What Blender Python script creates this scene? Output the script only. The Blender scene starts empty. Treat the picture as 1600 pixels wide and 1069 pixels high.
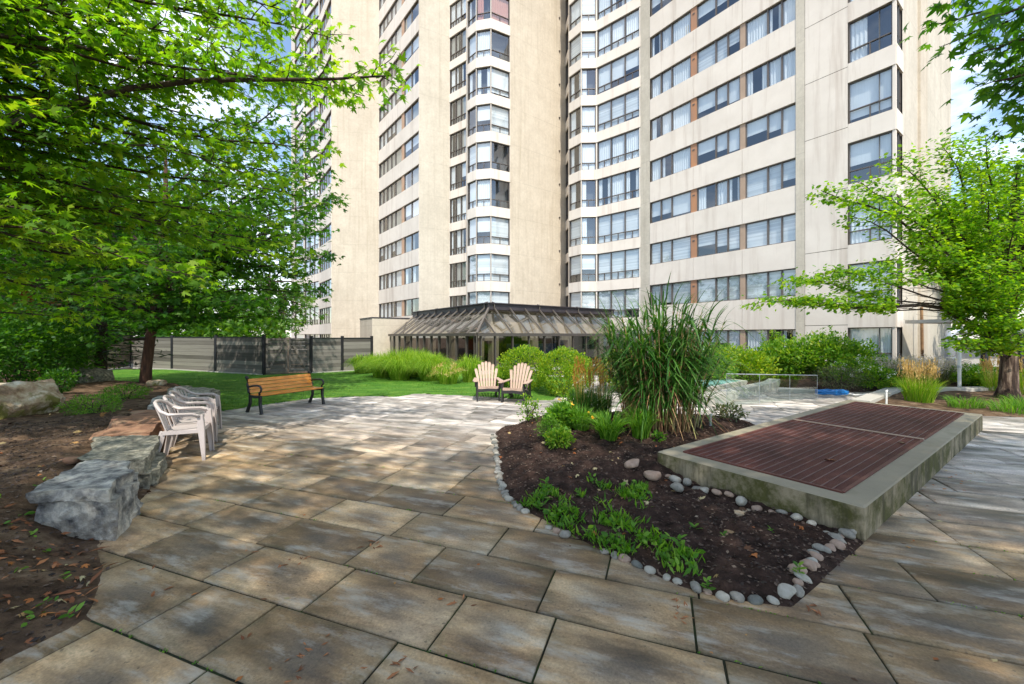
import bpy, math, random
import numpy as np
from mathutils import Vector, noise as mnoise
R = math.radians
random.seed(7); RNG = np.random.default_rng(7)
SC = bpy.context.scene
COL = SC.collection
F = 634.0; CU = 800.0; HZ = 525.0; EYE = 1.7

def G(u, v, z=0.0):
    y = F*(EYE-z)/(v-HZ); return Vector(((u-CU)/F*y, y, z))
def W(u, v, y):
    return Vector(((u-CU)/F*y, y, EYE+(HZ-v)/F*y))
AD = Vector((-.5796, .8149, 0)); BD = Vector((.8149, .5796, 0))
CD = Vector((.938, -.346, 0)); DD = Vector((.346, .938, 0))

# ------------------------------------------------------------------ materials
def nd(nt, t, **kw):
    n = nt.nodes.new(t)
    for k, v in kw.items():
        if k in n.inputs: n.inputs[k].default_value = v
        else: setattr(n, k, v)
    return n
def rgba(c): return (c[0], c[1], c[2], 1)
def ramp(nt, fac, stops):
    r = nt.nodes.new('ShaderNodeValToRGB'); e = r.color_ramp.elements
    while len(e) < len(stops): e.new(.5)
    for i, (p, c) in enumerate(stops): e[i].position = p; e[i].color = rgba(c)
    nt.links.new(fac, r.inputs[0]); return r.outputs[0]
def mixc(nt, fac, a, b, mode='MIX'):
    m = nt.nodes.new('ShaderNodeMix'); m.data_type = 'RGBA'; m.blend_type = mode
    for s, x in ((0, fac), (6, a), (7, b)):
        if hasattr(x, 'links') or hasattr(x, 'is_linked'): nt.links.new(x, m.inputs[s])
        else: m.inputs[s].default_value = rgba(x) if s else x
    return m.outputs[2]
def noise(nt, vec, scale, detail=5, rough=.6, dist=0):
    n = nd(nt, 'ShaderNodeTexNoise', Scale=scale, Detail=detail, Roughness=rough, Distortion=dist)
    if vec is not None: nt.links.new(vec, n.inputs['Vector'])
    return n.outputs['Fac']
def mapv(nt, vec, scale=(1,1,1), rot=(0,0,0)):
    m = nt.nodes.new('ShaderNodeMapping'); m.inputs['Scale'].default_value = scale
    m.inputs['Rotation'].default_value = rot; nt.links.new(vec, m.inputs[0]); return m.outputs[0]
def newmat(name):
    m = bpy.data.materials.new(name); m.use_nodes = True; nt = m.node_tree
    b = nt.nodes['Principled BSDF']; o = nt.nodes['Material Output']
    tc = nt.nodes.new('ShaderNodeTexCoord')
    return m, nt, b, o, tc
def mathn(nt, op, a, b=None):
    m = nt.nodes.new('ShaderNodeMath'); m.operation = op
    for i, x in enumerate((a, b)):
        if x is None: continue
        if hasattr(x, 'is_linked'): nt.links.new(x, m.inputs[i])
        else: m.inputs[i].default_value = x
    return m.outputs[0]
def bump(nt, b, h, strength, dist=.02):
    bp = nd(nt, 'ShaderNodeBump', Strength=strength, Distance=dist)
    nt.links.new(h, bp.inputs['Height']); nt.links.new(bp.outputs[0], b.inputs['Normal'])
def M(name, stops, scale=3, rough=.7, bs=None, bst=.3, bd=.01, metal=0, stretch=(1,1,1), spec=.5, rot=(0,0,0), attr=None, dirt=None):
    """noise coloured surface: stops = [(pos, rgb), ...] or one rgb"""
    m, nt, b, o, tc = newmat(name)
    v = mapv(nt, tc.outputs['Object'], stretch, rot)
    if isinstance(stops[0], (int, float)): stops = [(0, stops), (1, stops)]
    f = noise(nt, v, scale, 6, .62)
    if attr:
        a = nt.nodes.new('ShaderNodeAttribute'); a.attribute_name = 'rnd'
        f = mathn(nt, 'ADD', mathn(nt, 'MULTIPLY', f, 1-attr), mathn(nt, 'MULTIPLY', a.outputs['Fac'], attr))
    c = ramp(nt, f, stops)
    if dirt:
        f2 = noise(nt, tc.outputs['Object'], dirt[1], 5, .7)
        c = mixc(nt, ramp(nt, f2, [(dirt[2], (0,0,0)), (dirt[3], (1,1,1))]), c, dirt[0])
    nt.links.new(c, b.inputs['Base Color'])
    b.inputs['Roughness'].default_value = rough; b.inputs['Metallic'].default_value = metal
    b.inputs['Specular IOR Level'].default_value = spec
    if bs: bump(nt, b, noise(nt, v, bs, 8, .7), bst, bd)
    return m
def leafmat(name, stops, trans=.45, rough=.5):
    m, nt, b, o, tc = newmat(name)
    a = nt.nodes.new('ShaderNodeAttribute'); a.attribute_name = 'rnd'
    f = mathn(nt, 'ADD', mathn(nt, 'MULTIPLY', a.outputs['Fac'], .7), mathn(nt, 'MULTIPLY', noise(nt, tc.outputs['Object'], 1.1, 3), .3))
    c = ramp(nt, f, stops)
    nt.links.new(c, b.inputs['Base Color']); b.inputs['Roughness'].default_value = rough
    b.inputs['Specular IOR Level'].default_value = .35
    t = nt.nodes.new('ShaderNodeBsdfTranslucent')
    tcol = mixc(nt, 1.0, c, (1.8, 1.75, .45), 'MULTIPLY')
    nt.links.new(tcol, t.inputs[0])
    mx = nt.nodes.new('ShaderNodeMixShader'); mx.inputs[0].default_value = trans
    nt.links.new(b.outputs[0], mx.inputs[1]); nt.links.new(t.outputs[0], mx.inputs[2])
    nt.links.new(mx.outputs[0], o.inputs[0]); return m
def glassmat(name, tint=(.8,.85,.86), refl=.35):
    m, nt, b, o, tc = newmat(name)
    tr = nt.nodes.new('ShaderNodeBsdfTransparent'); tr.inputs[0].default_value = rgba(tint)
    gl = nt.nodes.new('ShaderNodeBsdfGlossy'); gl.inputs['Roughness'].default_value = .02
    fr = nd(nt, 'ShaderNodeLayerWeight', Blend=.5)
    f = mathn(nt, 'ADD', mathn(nt, 'MULTIPLY', mathn(nt, 'POWER', fr.outputs['Facing'], 3.0), .85), refl*.35)
    mx = nt.nodes.new('ShaderNodeMixShader'); nt.links.new(f, mx.inputs[0])
    nt.links.new(tr.outputs[0], mx.inputs[1]); nt.links.new(gl.outputs[0], mx.inputs[2])
    nt.links.new(mx.outputs[0], o.inputs[0]); nt.nodes.remove(b); return m

def concrete(name, c1, c2, stain, stainamt=.5, streak=True, moss=None, lift=False):
    m, nt, b, o, tc = newmat(name); P = tc.outputs['Object']
    c = ramp(nt, noise(nt, P, 1.1, 7, .65), [(.25, c2), (.75, c1)])
    f = noise(nt, mapv(nt, P, (1,1,.06) if streak else (1,1,1)), 2.2, 6, .65)
    s = ramp(nt, f, [(.52, (0,0,0)), (.78, (stainamt,)*3)])
    c = mixc(nt, s, c, stain)
    f3 = noise(nt, P, .22, 4, .6); c = mixc(nt, ramp(nt, f3, [(.45, (0,0,0)), (.7, (.45,)*3)]), c, tuple(x*.86 for x in c2))
    if lift:      # casting lift lines, patched areas, drip streaks
        sz = nt.nodes.new('ShaderNodeSeparateXYZ'); nt.links.new(P, sz.inputs[0])
        fz = mathn(nt, 'FRACT', mathn(nt, 'MULTIPLY', mathn(nt, 'ADD', sz.outputs[2], .35), 1/ST_))
        ln = mathn(nt, 'LESS_THAN', fz, .014)
        c = mixc(nt, mathn(nt, 'MULTIPLY', ln, mathn(nt, 'MULTIPLY', noise(nt, P, .8, 3), .5)), c, tuple(x*.55 for x in c2))
        pz = noise(nt, mapv(nt, P, (.5,.5,.36)), 1.0, 2, .4)
        c = mixc(nt, ramp(nt, pz, [(.54, (0,0,0)), (.57, (.12,)*3), (.62, (.14,)*3), (.65, (0,0,0))]), c, tuple(min(1, x*1.18) for x in c1))
        f4 = noise(nt, mapv(nt, P, (3.5,3.5,.035)), 2.0, 5, .7)
        c = mixc(nt, ramp(nt, f4, [(.56, (0,0,0)), (.72, (.5,)*3)]), c, stain)
        f5 = noise(nt, P, 6, 8, .75); c = mixc(nt, 1.0, c, ramp(nt, f5, [(.3, (.88,)*3), (.7, (1.08,)*3)]), 'MULTIPLY')
    if moss:
        fm = noise(nt, P, 3.2, 7, .7); c = mixc(nt, ramp(nt, fm, [(.40, (0,0,0)), (.58, (1,1,1))]), c, moss)
        fm2 = noise(nt, mapv(nt, P, (1,1,.15)), 5, 5, .7); c = mixc(nt, ramp(nt, fm2, [(.46, (0,0,0)), (.62, (.8,)*3)]), c, (.05,.045,.025))
    nt.links.new(c, b.inputs['Base Color']); b.inputs['Roughness'].default_value = .88
    b.inputs['Specular IOR Level'].default_value = .25
    bump(nt, b, noise(nt, P, 22, 8, .7), .35, .012)
    return m
def paver_mat():
    m, nt, b, o, tc = newmat('paver_stone'); P = tc.outputs['Object']
    a = nt.nodes.new('ShaderNodeAttribute'); a.attribute_name = 'pav'      # r = random, g,b = position inside the slab
    sp = nt.nodes.new('ShaderNodeSeparateColor'); nt.links.new(a.outputs['Color'], sp.inputs[0])
    rot = mapv(nt, P, (1,1,1), (0,0,R(20.25)))
    st = mapv(nt, rot, (.75,2.4,1))
    n = nd(nt, 'ShaderNodeTexNoise', Scale=1.7, Detail=8, Roughness=.62); n.noise_dimensions = '4D'
    nt.links.new(st, n.inputs['Vector']); nt.links.new(mathn(nt, 'MULTIPLY', sp.outputs[0], 40), n.inputs['W'])
    c = ramp(nt, n.outputs['Fac'], [(.33, (.075,.06,.045)), (.44, (.21,.17,.12)), (.54, (.35,.295,.21)), (.66, (.50,.46,.37))])
    warm = noise(nt, P, .9, 5, .65)
    c = mixc(nt, ramp(nt, warm, [(.30, (.25,)*3), (.55, (1,)*3)]), c, mixc(nt, 1.0, c, (1.21,.96,.71), 'MULTIPLY'))
    # tone of each slab
    c = mixc(nt, 1.0, c, ramp(nt, sp.outputs[0], [(0, (.52,.50,.48)), (.35, (.84,.83,.80)), (.7, (1.05,1.03,1.0)), (1, (1.36,1.36,1.36))]), 'MULTIPLY')
    # worn dark smudge through the middle, lichen-stained rim
    dx = mathn(nt, 'ABSOLUTE', mathn(nt, 'SUBTRACT', sp.outputs[1], .5)); dy = mathn(nt, 'ABSOLUTE', mathn(nt, 'SUBTRACT', sp.outputs[2], .5))
    e = mathn(nt, 'MAXIMUM', dx, dy)
    e2 = mathn(nt, 'ADD', e, mathn(nt, 'MULTIPLY', mathn(nt, 'SUBTRACT', noise(nt, st, 3.5, 5), .5), .5))
    c = mixc(nt, ramp(nt, e2, [(.06, (.62,)*3), (.34, (0,0,0))]), c, (.085,.08,.074))
    c = mixc(nt, ramp(nt, e2, [(.42, (0,0,0)), (.52, (.4,)*3)]), c, (.11,.10,.055))
    f = noise(nt, P, 60, 6, .75)
    c = mixc(nt, 1.0, c, ramp(nt, f, [(.3, (.66,)*3), (.7, (1.3,)*3)]), 'MULTIPLY')
    pit = noise(nt, P, 28, 3, .5); c = mixc(nt, ramp(nt, pit, [(.66, (0,0,0)), (.72, (.6,)*3)]), c, (.05,.04,.03))
    pal = noise(nt, st, 2.6, 7, .7); c = mixc(nt, ramp(nt, pal, [(.52, (0,0,0)), (.68, (.6,)*3)]), c, (.46,.44,.38))
    # slabs turn paler and greyer towards the far part of the terrace
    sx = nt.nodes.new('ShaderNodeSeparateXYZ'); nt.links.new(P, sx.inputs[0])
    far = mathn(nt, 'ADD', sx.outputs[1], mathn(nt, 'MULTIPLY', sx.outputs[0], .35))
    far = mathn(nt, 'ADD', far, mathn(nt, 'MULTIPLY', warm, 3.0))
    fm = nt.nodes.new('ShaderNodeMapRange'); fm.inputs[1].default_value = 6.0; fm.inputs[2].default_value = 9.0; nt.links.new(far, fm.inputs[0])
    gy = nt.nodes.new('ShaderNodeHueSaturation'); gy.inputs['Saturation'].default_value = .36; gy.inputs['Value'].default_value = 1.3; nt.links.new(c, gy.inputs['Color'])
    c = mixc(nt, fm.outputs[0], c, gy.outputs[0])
    nt.links.new(c, b.inputs['Base Color'])
    b.inputs['Specular IOR Level'].default_value = .4
    nt.links.new(ramp(nt, n.outputs['Fac'], [(.3, (.42,)*3), (.7, (.75,)*3)]), b.inputs['Roughness'])
    h = mathn(nt, 'ADD', noise(nt, P, 9, 8, .7), mathn(nt, 'MULTIPLY', noise(nt, P, 90, 4, .7), .3)); bump(nt, b, h, .4, .008)
    return m

MT = {}
ST_ = 2.75
MT['wall'] = concrete('tower_concrete', (.63,.575,.475), (.52,.47,.38), (.36,.30,.22), .45, lift=True)
MT['wallb'] = concrete('tower_concrete_buff', (.62,.55,.44), (.52,.45,.35), (.35,.28,.19), .5, lift=True)
MT['span'] = concrete('precast_spandrel', (.78,.71,.62), (.69,.62,.535), (.40,.31,.24), .7, lift=False)
MT['frame'] = M('bronze_window_frame', (.13,.11,.095), rough=.45, metal=.3)
MT['glass'] = glassmat('window_glass', (.91,.95,.97), .50)
MT['orange'] = M('orange_infill', [(.3,(.34,.19,.12)),(.55,(.42,.21,.11)),(.8,(.60,.26,.09))], 2, .7, stretch=(1,1,.3))
MT['buffp'] = M('buff_infill', [(.2,(.34,.24,.17)),(.8,(.44,.32,.23))], 2, .7)
MT['orangep'] = M('pale_orange_infill', [(.2,(.42,.24,.14)),(.8,(.56,.38,.26))], 2, .7)
MT['room'] = M('dark_room', (.10,.105,.11), rough=.9)
MT['cur_w'] = M('white_curtain', [(.2,(.74,.76,.76)),(.8,(.88,.89,.88))], 3, .9, stretch=(9,9,.3))
MT['cur_g'] = M('grey_curtain', [(.2,(.30,.30,.27)),(.8,(.48,.47,.42))], 3, .9, stretch=(9,9,.3))
MT['cur_o'] = M('rust_curtain', [(.2,(.5,.2,.12)),(.8,(.6,.34,.26))], 3, .9, stretch=(9,9,.3))
MT['cur_y'] = M('yellow_paper', (.75,.48,.08), rough=.9)
MT['blind'] = M('white_blind', [(.35,(.56,.58,.58)),(.65,(.88,.89,.88))], 2.2, .8, stretch=(.02,.02,4.5))
MT['joint'] = M('mossy_joint_sand', [(.3,(.012,.010,.007)),(.5,(.022,.026,.008)),(.7,(.035,.07,.012))], 4, .95, 60, .5)
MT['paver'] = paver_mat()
MT['soil'] = M('dark_mulch', [(.3,(.016,.010,.007)),(.55,(.055,.032,.024)),(.8,(.12,.075,.055))], 9, .97, 45, 1, .03, spec=.15)
MT['soil2'] = M('brown_leafy_soil', [(.3,(.04,.025,.016)),(.55,(.15,.095,.058)),(.8,(.32,.23,.15))], 5, .97, 30, 1, .04, spec=.15)
MT['chip'] = M('bark_chips', [(.1,(.014,.009,.006)),(.5,(.06,.036,.025)),(.85,(.15,.10,.07)),(.97,(.34,.27,.19))], 8, .9, attr=.8)
MT['dryleaf'] = M('fallen_leaf', [(.15,(.07,.03,.01)),(.4,(.30,.09,.02)),(.6,(.42,.15,.03)),(.75,(.36,.24,.09)),(.9,(.40,.34,.18))], 8, .7, attr=.85)
MT['needle'] = M('pine_needle', [(.2,(.16,.05,.015)),(.8,(.4,.16,.06))], 8, .7, attr=.8)
MT['turf'] = M('mown_turf', [(.3,(.035,.12,.012)),(.5,(.075,.20,.018)),(.7,(.17,.29,.04))], 1.3, .9, 130, .8, .03, stretch=(1,3,1), rot=(0,0,.5), spec=.2)
MT['blade'] = leafmat('turf_blades', [(.2,(.035,.11,.008)),(.55,(.085,.20,.012)),(.85,(.20,.30,.04))], .3)
MT['rockg'] = M('grey_boulder', [(.34,(.06,.058,.055)),(.45,(.25,.24,.22)),(.53,(.44,.415,.36)),(.62,(.72,.67,.57))], 6.0, .9, 16, 1, .06, dirt=((.33,.24,.14), 1.4, .55, .8))
MT['rockd'] = M('speckled_boulder', [(.3,(.055,.053,.04)),(.5,(.20,.19,.14)),(.68,(.42,.38,.29))], 14, .9, 22, .9, .03)
MT['rockr'] = M('red_sandstone', [(.3,(.13,.06,.035)),(.5,(.30,.16,.09)),(.75,(.42,.29,.18))], 2.5, .9, 14, .8, .04, stretch=(1,1,4))
MT['rockm'] = M('mossy_boulder', [(.3,(.10,.06,.035)),(.43,(.38,.25,.15)),(.54,(.58,.46,.31)),(.66,(.74,.68,.56))], 3.2, .9, 12, 1, .06, dirt=((.19,.17,.035), 1.4, .52, .60))
MT['peb'] = [M('pebble_grey', [(.3,(.15,.14,.115)),(.7,(.32,.295,.25))], 14, .7, 30, .3),
             M('pebble_pink', [(.3,(.25,.165,.115)),(.7,(.40,.29,.22))], 14, .7, 30, .3),
             M('pebble_pale', [(.3,(.27,.25,.20)),(.7,(.45,.42,.36))], 14, .7, 30, .3),
             M('pebble_dark', [(.3,(.075,.08,.07)),(.7,(.18,.18,.155))], 14, .7, 30, .3)]
MT['kerb'] = concrete('mossy_vent_concrete', (.40,.33,.22), (.24,.20,.13), (.08,.055,.03), .85, True, (.085,.082,.025))
MT['kerbtop'] = concrete('vent_coping_concrete', (.37,.325,.235), (.23,.20,.14), (.10,.09,.035), .65, False)
MT['kerbl'] = concrete('pale_kerb_concrete', (.50,.47,.42), (.40,.38,.33), (.2,.18,.15), .5, False)
MT['grate'] = M('rusty_grate_steel', [(.3,(.08,.024,.018)),(.6,(.15,.05,.038)),(.8,(.28,.11,.065))], 1.6, .6, 40, .3, metal=.25)
MT['gratebar'] = M('worn_grate_bar', [(.3,(.12,.06,.055)),(.7,(.24,.15,.135))], 3, .5, metal=.4)
MT['plastic'] = M('taupe_white_plastic', [(.3,(.42,.36,.335)),(.7,(.53,.47,.44))], 3, .38, 40, .05, .003)
MT['iron'] = M('black_cast_iron', (.012,.012,.013), rough=.4)
MT['slat'] = M('varnished_orange_wood', [(.25,(.36,.11,.012)),(.5,(.60,.23,.03)),(.8,(.76,.36,.08))], 3.5, .38, 60, .15, .002, stretch=(1,6,6))
MT['tan'] = M('weathered_tan_slats', [(.25,(.36,.245,.18)),(.75,(.50,.365,.28))], 4, .7, 50, .2, .002, stretch=(7,7,1))
MT['dark'] = M('black_poly_lumber', (.02,.018,.018), rough=.55)
MT['board'] = M('weathered_grey_boards', [(.25,(.07,.062,.052)),(.5,(.145,.13,.11)),(.78,(.25,.23,.195))], 1.5, .9, 25, .5, .01, stretch=(.4,.4,9), attr=.55)
MT['board2'] = M('brown_grey_boards', [(.25,(.09,.075,.05)),(.5,(.21,.17,.11)),(.78,(.34,.28,.19))], 1.5, .9, 25, .5, .01, stretch=(.4,.4,9), attr=.35)
MT['post'] = M('black_fence_post', (.012,.012,.014), rough=.5)
MT['gatew'] = M('grey_gate_wood', [(.3,(.10,.085,.07)),(.7,(.21,.18,.15))], 3, .85, 25, .4)
MT['bark'] = M('reddish_bark', [(.3,(.035,.016,.010)),(.6,(.11,.05,.03)),(.8,(.19,.10,.065))], 5, .95, 18, 1, .03, stretch=(2.5,2.5,.5))
MT['barkd'] = M('dark_branch_bark', [(.3,(.02,.014,.010)),(.7,(.075,.05,.035))], 8, .95, 25, .8, .02)
MT['barks'] = M('streaked_bark', [(.35,(.02,.012,.008)),(.5,(.05,.028,.018)),(.6,(.2,.14,.10)),(.75,(.36,.28,.22))], 4, .95, 18, 1, .03, stretch=(3,3,.35))
MT['maple'] = leafmat('maple_leaf', [(.12,(.055,.155,.014)),(.45,(.115,.255,.016)),(.68,(.19,.34,.02)),(.86,(.26,.38,.03)),(.96,(.44,.27,.04))], .64)
MT['mapled'] = leafmat('deep_green_leaf', [(.1,(.022,.09,.012)),(.5,(.048,.155,.014)),(.85,(.11,.25,.018))], .5)
MT['locust'] = leafmat('bright_leaflet', [(.1,(.05,.16,.010)),(.5,(.14,.30,.012)),(.85,(.29,.42,.02))], .55)
MT['far'] = leafmat('distant_leaf', [(.1,(.03,.11,.012)),(.5,(.07,.18,.018)),(.85,(.14,.26,.03))], .42)
MT['pine'] = leafmat('conifer_needle', [(.1,(.006,.024,.008)),(.5,(.014,.045,.012)),(.9,(.035,.075,.015))], .15)
MT['gold'] = leafmat('golden_leaf', [(.1,(.06,.17,.008)),(.5,(.17,.31,.012)),(.85,(.40,.46,.03))], .4)
MT['hedge'] = leafmat('hedge_leaf', [(.1,(.05,.16,.012)),(.5,(.12,.27,.02)),(.8,(.26,.38,.04)),(.95,(.5,.36,.10))], .45)
MT['sage'] = leafmat('grey_green_leaf', [(.1,(.04,.07,.03)),(.5,(.10,.13,.06)),(.85,(.22,.2,.13))], .3)
MT['weed'] = leafmat('weed_leaf', [(.1,(.045,.14,.010)),(.5,(.10,.26,.02)),(.85,(.22,.38,.05))], .45)
MT['misc'] = leafmat('tall_reed_leaf', [(.1,(.018,.075,.012)),(.5,(.045,.14,.02)),(.85,(.12,.24,.05))], .35, .4)
MT['reed'] = M('dry_reed_stem', [(.1,(.16,.07,.03)),(.4,(.35,.17,.07)),(.6,(.42,.26,.12)),(.8,(.22,.24,.06)),(1,(.5,.4,.25))], 6, .7, attr=.85)
MT['tuft'] = leafmat('fountain_grass', [(.1,(.08,.20,.012)),(.5,(.20,.37,.02)),(.85,(.42,.52,.08))], .45)
MT['plume'] = leafmat('straw_plume', [(.1,(.40,.25,.09)),(.5,(.55,.38,.16)),(.9,(.68,.52,.28))], .3)
MT['oplume'] = leafmat('orange_plume', [(.1,(.26,.11,.02)),(.5,(.42,.21,.04)),(.9,(.5,.32,.1))], .3)
MT['lav'] = leafmat('lavender_flower', [(.1,(.30,.26,.32)),(.5,(.5,.44,.5)),(.9,(.7,.62,.64))], .3)
MT['white'] = M('white_petals', (.75,.72,.66), rough=.7)
MT['lily'] = M('yellow_petals', (.75,.42,.02), rough=.6)
MT['fascia'] = M('dark_bronze_fascia', [(.3,(.035,.030,.035)),(.7,(.065,.055,.06))], 2, .45, metal=.3)
MT['mull'] = M('brown_aluminium', (.11,.095,.085), rough=.4, metal=.5)
MT['rafter'] = M('taupe_rafter', (.15,.13,.11), rough=.5, metal=.3)
MT['pglass'] = glassmat('bronze_glass', (.34,.36,.34), .3)
MT['rglass'] = glassmat('roof_glass', (.78,.77,.72), .45)
MT['inner'] = M('tan_plaster', (.46,.39,.30), rough=.9)
MT['green'] = M('dark_green_panel', (.03,.06,.045), rough=.7)
MT['bluep'] = M('pool_liner_blue', (.03,.10,.24), rough=.3)
MT['pool'] = M('turquoise_pool_bottom', [(.3,(.16,.42,.42)),(.7,(.34,.56,.54))], 3, .2)
MT['duct'] = M('galvanised_duct', [(.3,(.42,.44,.47)),(.7,(.56,.58,.61))], 5, .4, metal=.5)
MT['rust'] = M('rusty_pipe', [(.3,(.14,.07,.03)),(.7,(.32,.19,.09))], 6, .8)
MT['hose'] = M('blue_hose_rubber', (.01,.16,.45), rough=.35)
MT['brick'] = M('orange_brick', [(.3,(.30,.07,.02)),(.7,(.45,.13,.05))], 3, .9)
MT['shing'] = M('grey_shingle', [(.3,(.05,.05,.05)),(.7,(.1,.1,.1))], 8, .9)
MT['wpaint'] = M('white_paint', (.75,.74,.7), rough=.5)

# ------------------------------------------------------------------ mesh building
class MB:
    def __init__(s): s.v = []; s.f = []; s.m = []
    def quad(s, a, b, c, d, m=0):
        i = len(s.v); s.v += [tuple(a), tuple(b), tuple(c), tuple(d)]; s.f.append((i,i+1,i+2,i+3)); s.m.append(m)
    def box(s, c, dx, dy, dz, m=0):
        """centre c, half-extent vectors"""
        c, dx, dy, dz = map(Vector, (c, dx, dy, dz)); i = len(s.v)
        for a, b, e in ((-1,-1,-1),(1,-1,-1),(1,1,-1),(-1,1,-1),(-1,-1,1),(1,-1,1),(1,1,1),(-1,1,1)):
            s.v.append(tuple(c+dx*a+dy*b+dz*e))
        for q in ((0,3,2,1),(4,5,6,7),(0,1,5,4),(1,2,6,5),(2,3,7,6),(3,0,4,7)):
            s.f.append(tuple(i+k for k in q)); s.m.append(m)
    def bx(s, x0, x1, y0, y1, z0, z1, m=0):
        s.box(((x0+x1)/2,(y0+y1)/2,(z0+z1)/2), ((x1-x0)/2,0,0), (0,(y1-y0)/2,0), (0,0,(z1-z0)/2), m)
    def beam(s, a, b, w, h, m=0, up=(0,0,1)):
        a, b, up = Vector(a), Vector(b), Vector(up); d = b-a; sd = d.cross(up)
        if sd.length < 1e-5: sd = Vector((1,0,0))
        sd.normalize(); u = sd.cross(d).normalized()
        s.box((a+b)/2, sd*(w/2), u*(h/2), d/2, m)
    def tube(s, pts, rad, k=6, m=0, cap=True):
        pts = [Vector(p) for p in pts]; n = len(pts)
        if not hasattr(rad, '__len__'): rad = [rad]*n
        base = len(s.v); ref = None
        for i, p in enumerate(pts):
            t = (pts[min(i+1,n-1)]-pts[max(i-1,0)])
            if t.length < 1e-7: t = Vector((0,0,1))
            t.normalize()
            if ref is None: ref = t.orthogonal().normalized()
            else:
                ref = ref - t*ref.dot(t)
                ref = ref.normalized() if ref.length > 1e-5 else t.orthogonal().normalized()
            b = t.cross(ref)
            for j in range(k):
                a = 2*math.pi*j/k; s.v.append(tuple(p+(ref*math.cos(a)+b*math.sin(a))*rad[i]))
        for i in range(n-1):
            for j in range(k):
                s.f.append((base+i*k+j, base+i*k+(j+1)%k, base+(i+1)*k+(j+1)%k, base+(i+1)*k+j)); s.m.append(m)
        if cap:
            s.f.append(tuple(base+j for j in reversed(range(k)))); s.m.append(m)
            s.f.append(tuple(base+(n-1)*k+j for j in range(k))); s.m.append(m)
    def sweep(s, pts, w, t, m=0, side=(0,1,0)):
        """flat bar swept along a path; w along side, t across"""
        pts = [Vector(p) for p in pts]; n = len(pts); base = len(s.v)
        if not hasattr(w, '__len__'): w = [w]*n
        for i, p in enumerate(pts):
            d = (pts[min(i+1,n-1)]-pts[max(i-1,0)]).normalized()
            sd = side(i) if callable(side) else Vector(side); sd = Vector(sd); sd = (sd-d*sd.dot(d)).normalized(); u = sd.cross(d)
            for a, b in ((-1,-1),(1,-1),(1,1),(-1,1)): s.v.append(tuple(p+sd*a*w[i]/2+u*b*t/2))
        for i in range(n-1):
            for j in range(4):
                s.f.append((base+i*4+j, base+i*4+(j+1)%4, base+(i+1)*4+(j+1)%4, base+(i+1)*4+j)); s.m.append(m)
        s.f.append((base+3,base+2,base+1,base)); s.m.append(m); e = base+(n-1)*4; s.f.append((e,e+1,e+2,e+3)); s.m.append(m)
    def build(s, name, mats, parent=None, org=None, smooth=False, bevel=0, subsurf=0, rnd=False):
        me = bpy.data.meshes.new(name)
        o = Vector(org) if org is not None else (Vector(parent['_o']) if parent is not None and '_o' in parent else Vector((0,0,0)))
        if parent is None and org is None and s.v:
            o = Vector((0,0,0))
        me.from_pydata([(x-o.x, y-o.y, z-o.z) for x, y, z in s.v], [], s.f)
        if not isinstance(mats, (list, tuple)): mats = [mats]
        for k in mats: me.materials.append(MT[k] if isinstance(k, str) else k)
        me.polygons.foreach_set('material_index', s.m)
        if smooth: me.polygons.foreach_set('use_smooth', [True]*len(s.f))
        if rnd:
            at = me.attributes.new('rnd', 'FLOAT', 'FACE'); at.data.foreach_set('value', [random.random() for _ in s.f] if rnd is True else rnd)
        me.update()
        ob = bpy.data.objects.new(name, me); COL.objects.link(ob)
        if parent is not None: ob.parent = parent
        else: ob.location = o
        if bevel:
            b = ob.modifiers.new('bevel', 'BEVEL'); b.width = bevel; b.segments = 2; b.limit_method = 'ANGLE'
        if subsurf:
            b = ob.modifiers.new('sub', 'SUBSURF'); b.levels = subsurf; b.render_levels = subsurf
        return ob

def tag(o, label=None, cat=None, group=None, kind=None):
    if label: o['label'] = label
    if cat: o['category'] = cat
    if group: o['group'] = group
    if kind: o['kind'] = kind
    return o
def thing(name, loc, label, cat, group=None, world=True, rz=0):
    """Empty at the base; world=True means its children are built in world coordinates"""
    o = bpy.data.objects.new(name, None); COL.objects.link(o); o.location = loc; o.rotation_euler = (0,0,rz)
    o.empty_display_size = .1
    if world: o['_o'] = tuple(loc)
    return tag(o, label, cat, group)
def dup(root, loc, rz, label):
    r = root.copy(); COL.objects.link(r); r.location = loc; r.rotation_euler = (0,0,rz); r['label'] = label
    def rec(a, b):
        for ch in [c for c in bpy.data.objects if c.parent == a]:
            c = ch.copy(); COL.objects.link(c); c.parent = b; rec(ch, c)
    rec(root, r); return r

def fast(name, V, faces, mats, parent=None, org=(0,0,0), rnd=None, midx=None, smooth=False):
    """V (n,3); faces (m,k) int array; rnd per vertex"""
    o = np.array(parent['_o'] if parent is not None and '_o' in parent else org, float)
    me = bpy.data.meshes.new(name); V = np.asarray(V, np.float32)-o.astype(np.float32); faces = np.asarray(faces, np.int32)
    me.vertices.add(len(V)); me.vertices.foreach_set('co', V.ravel())
    m, k = faces.shape
    me.loops.add(m*k); me.loops.foreach_set('vertex_index', faces.ravel())
    me.polygons.add(m); me.polygons.foreach_set('loop_start', np.arange(0, m*k, k, dtype=np.int32))
    if not isinstance(mats, (list, tuple)): mats = [mats]
    for q in mats: me.materials.append(MT[q] if isinstance(q, str) else q)
    if midx is not None: me.polygons.foreach_set('material_index', np.asarray(midx, np.int32))
    if smooth: me.polygons.foreach_set('use_smooth', np.ones(m, bool))
    me.update(calc_edges=True)
    if rnd is not None:
        at = me.attributes.new('rnd', 'FLOAT', 'POINT'); at.data.foreach_set('value', np.asarray(rnd, np.float32))
    me.validate()
    ob = bpy.data.objects.new(name, me); COL.objects.link(ob)
    if parent is not None: ob.parent = parent
    else: ob.location = tuple(o)
    return ob

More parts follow.
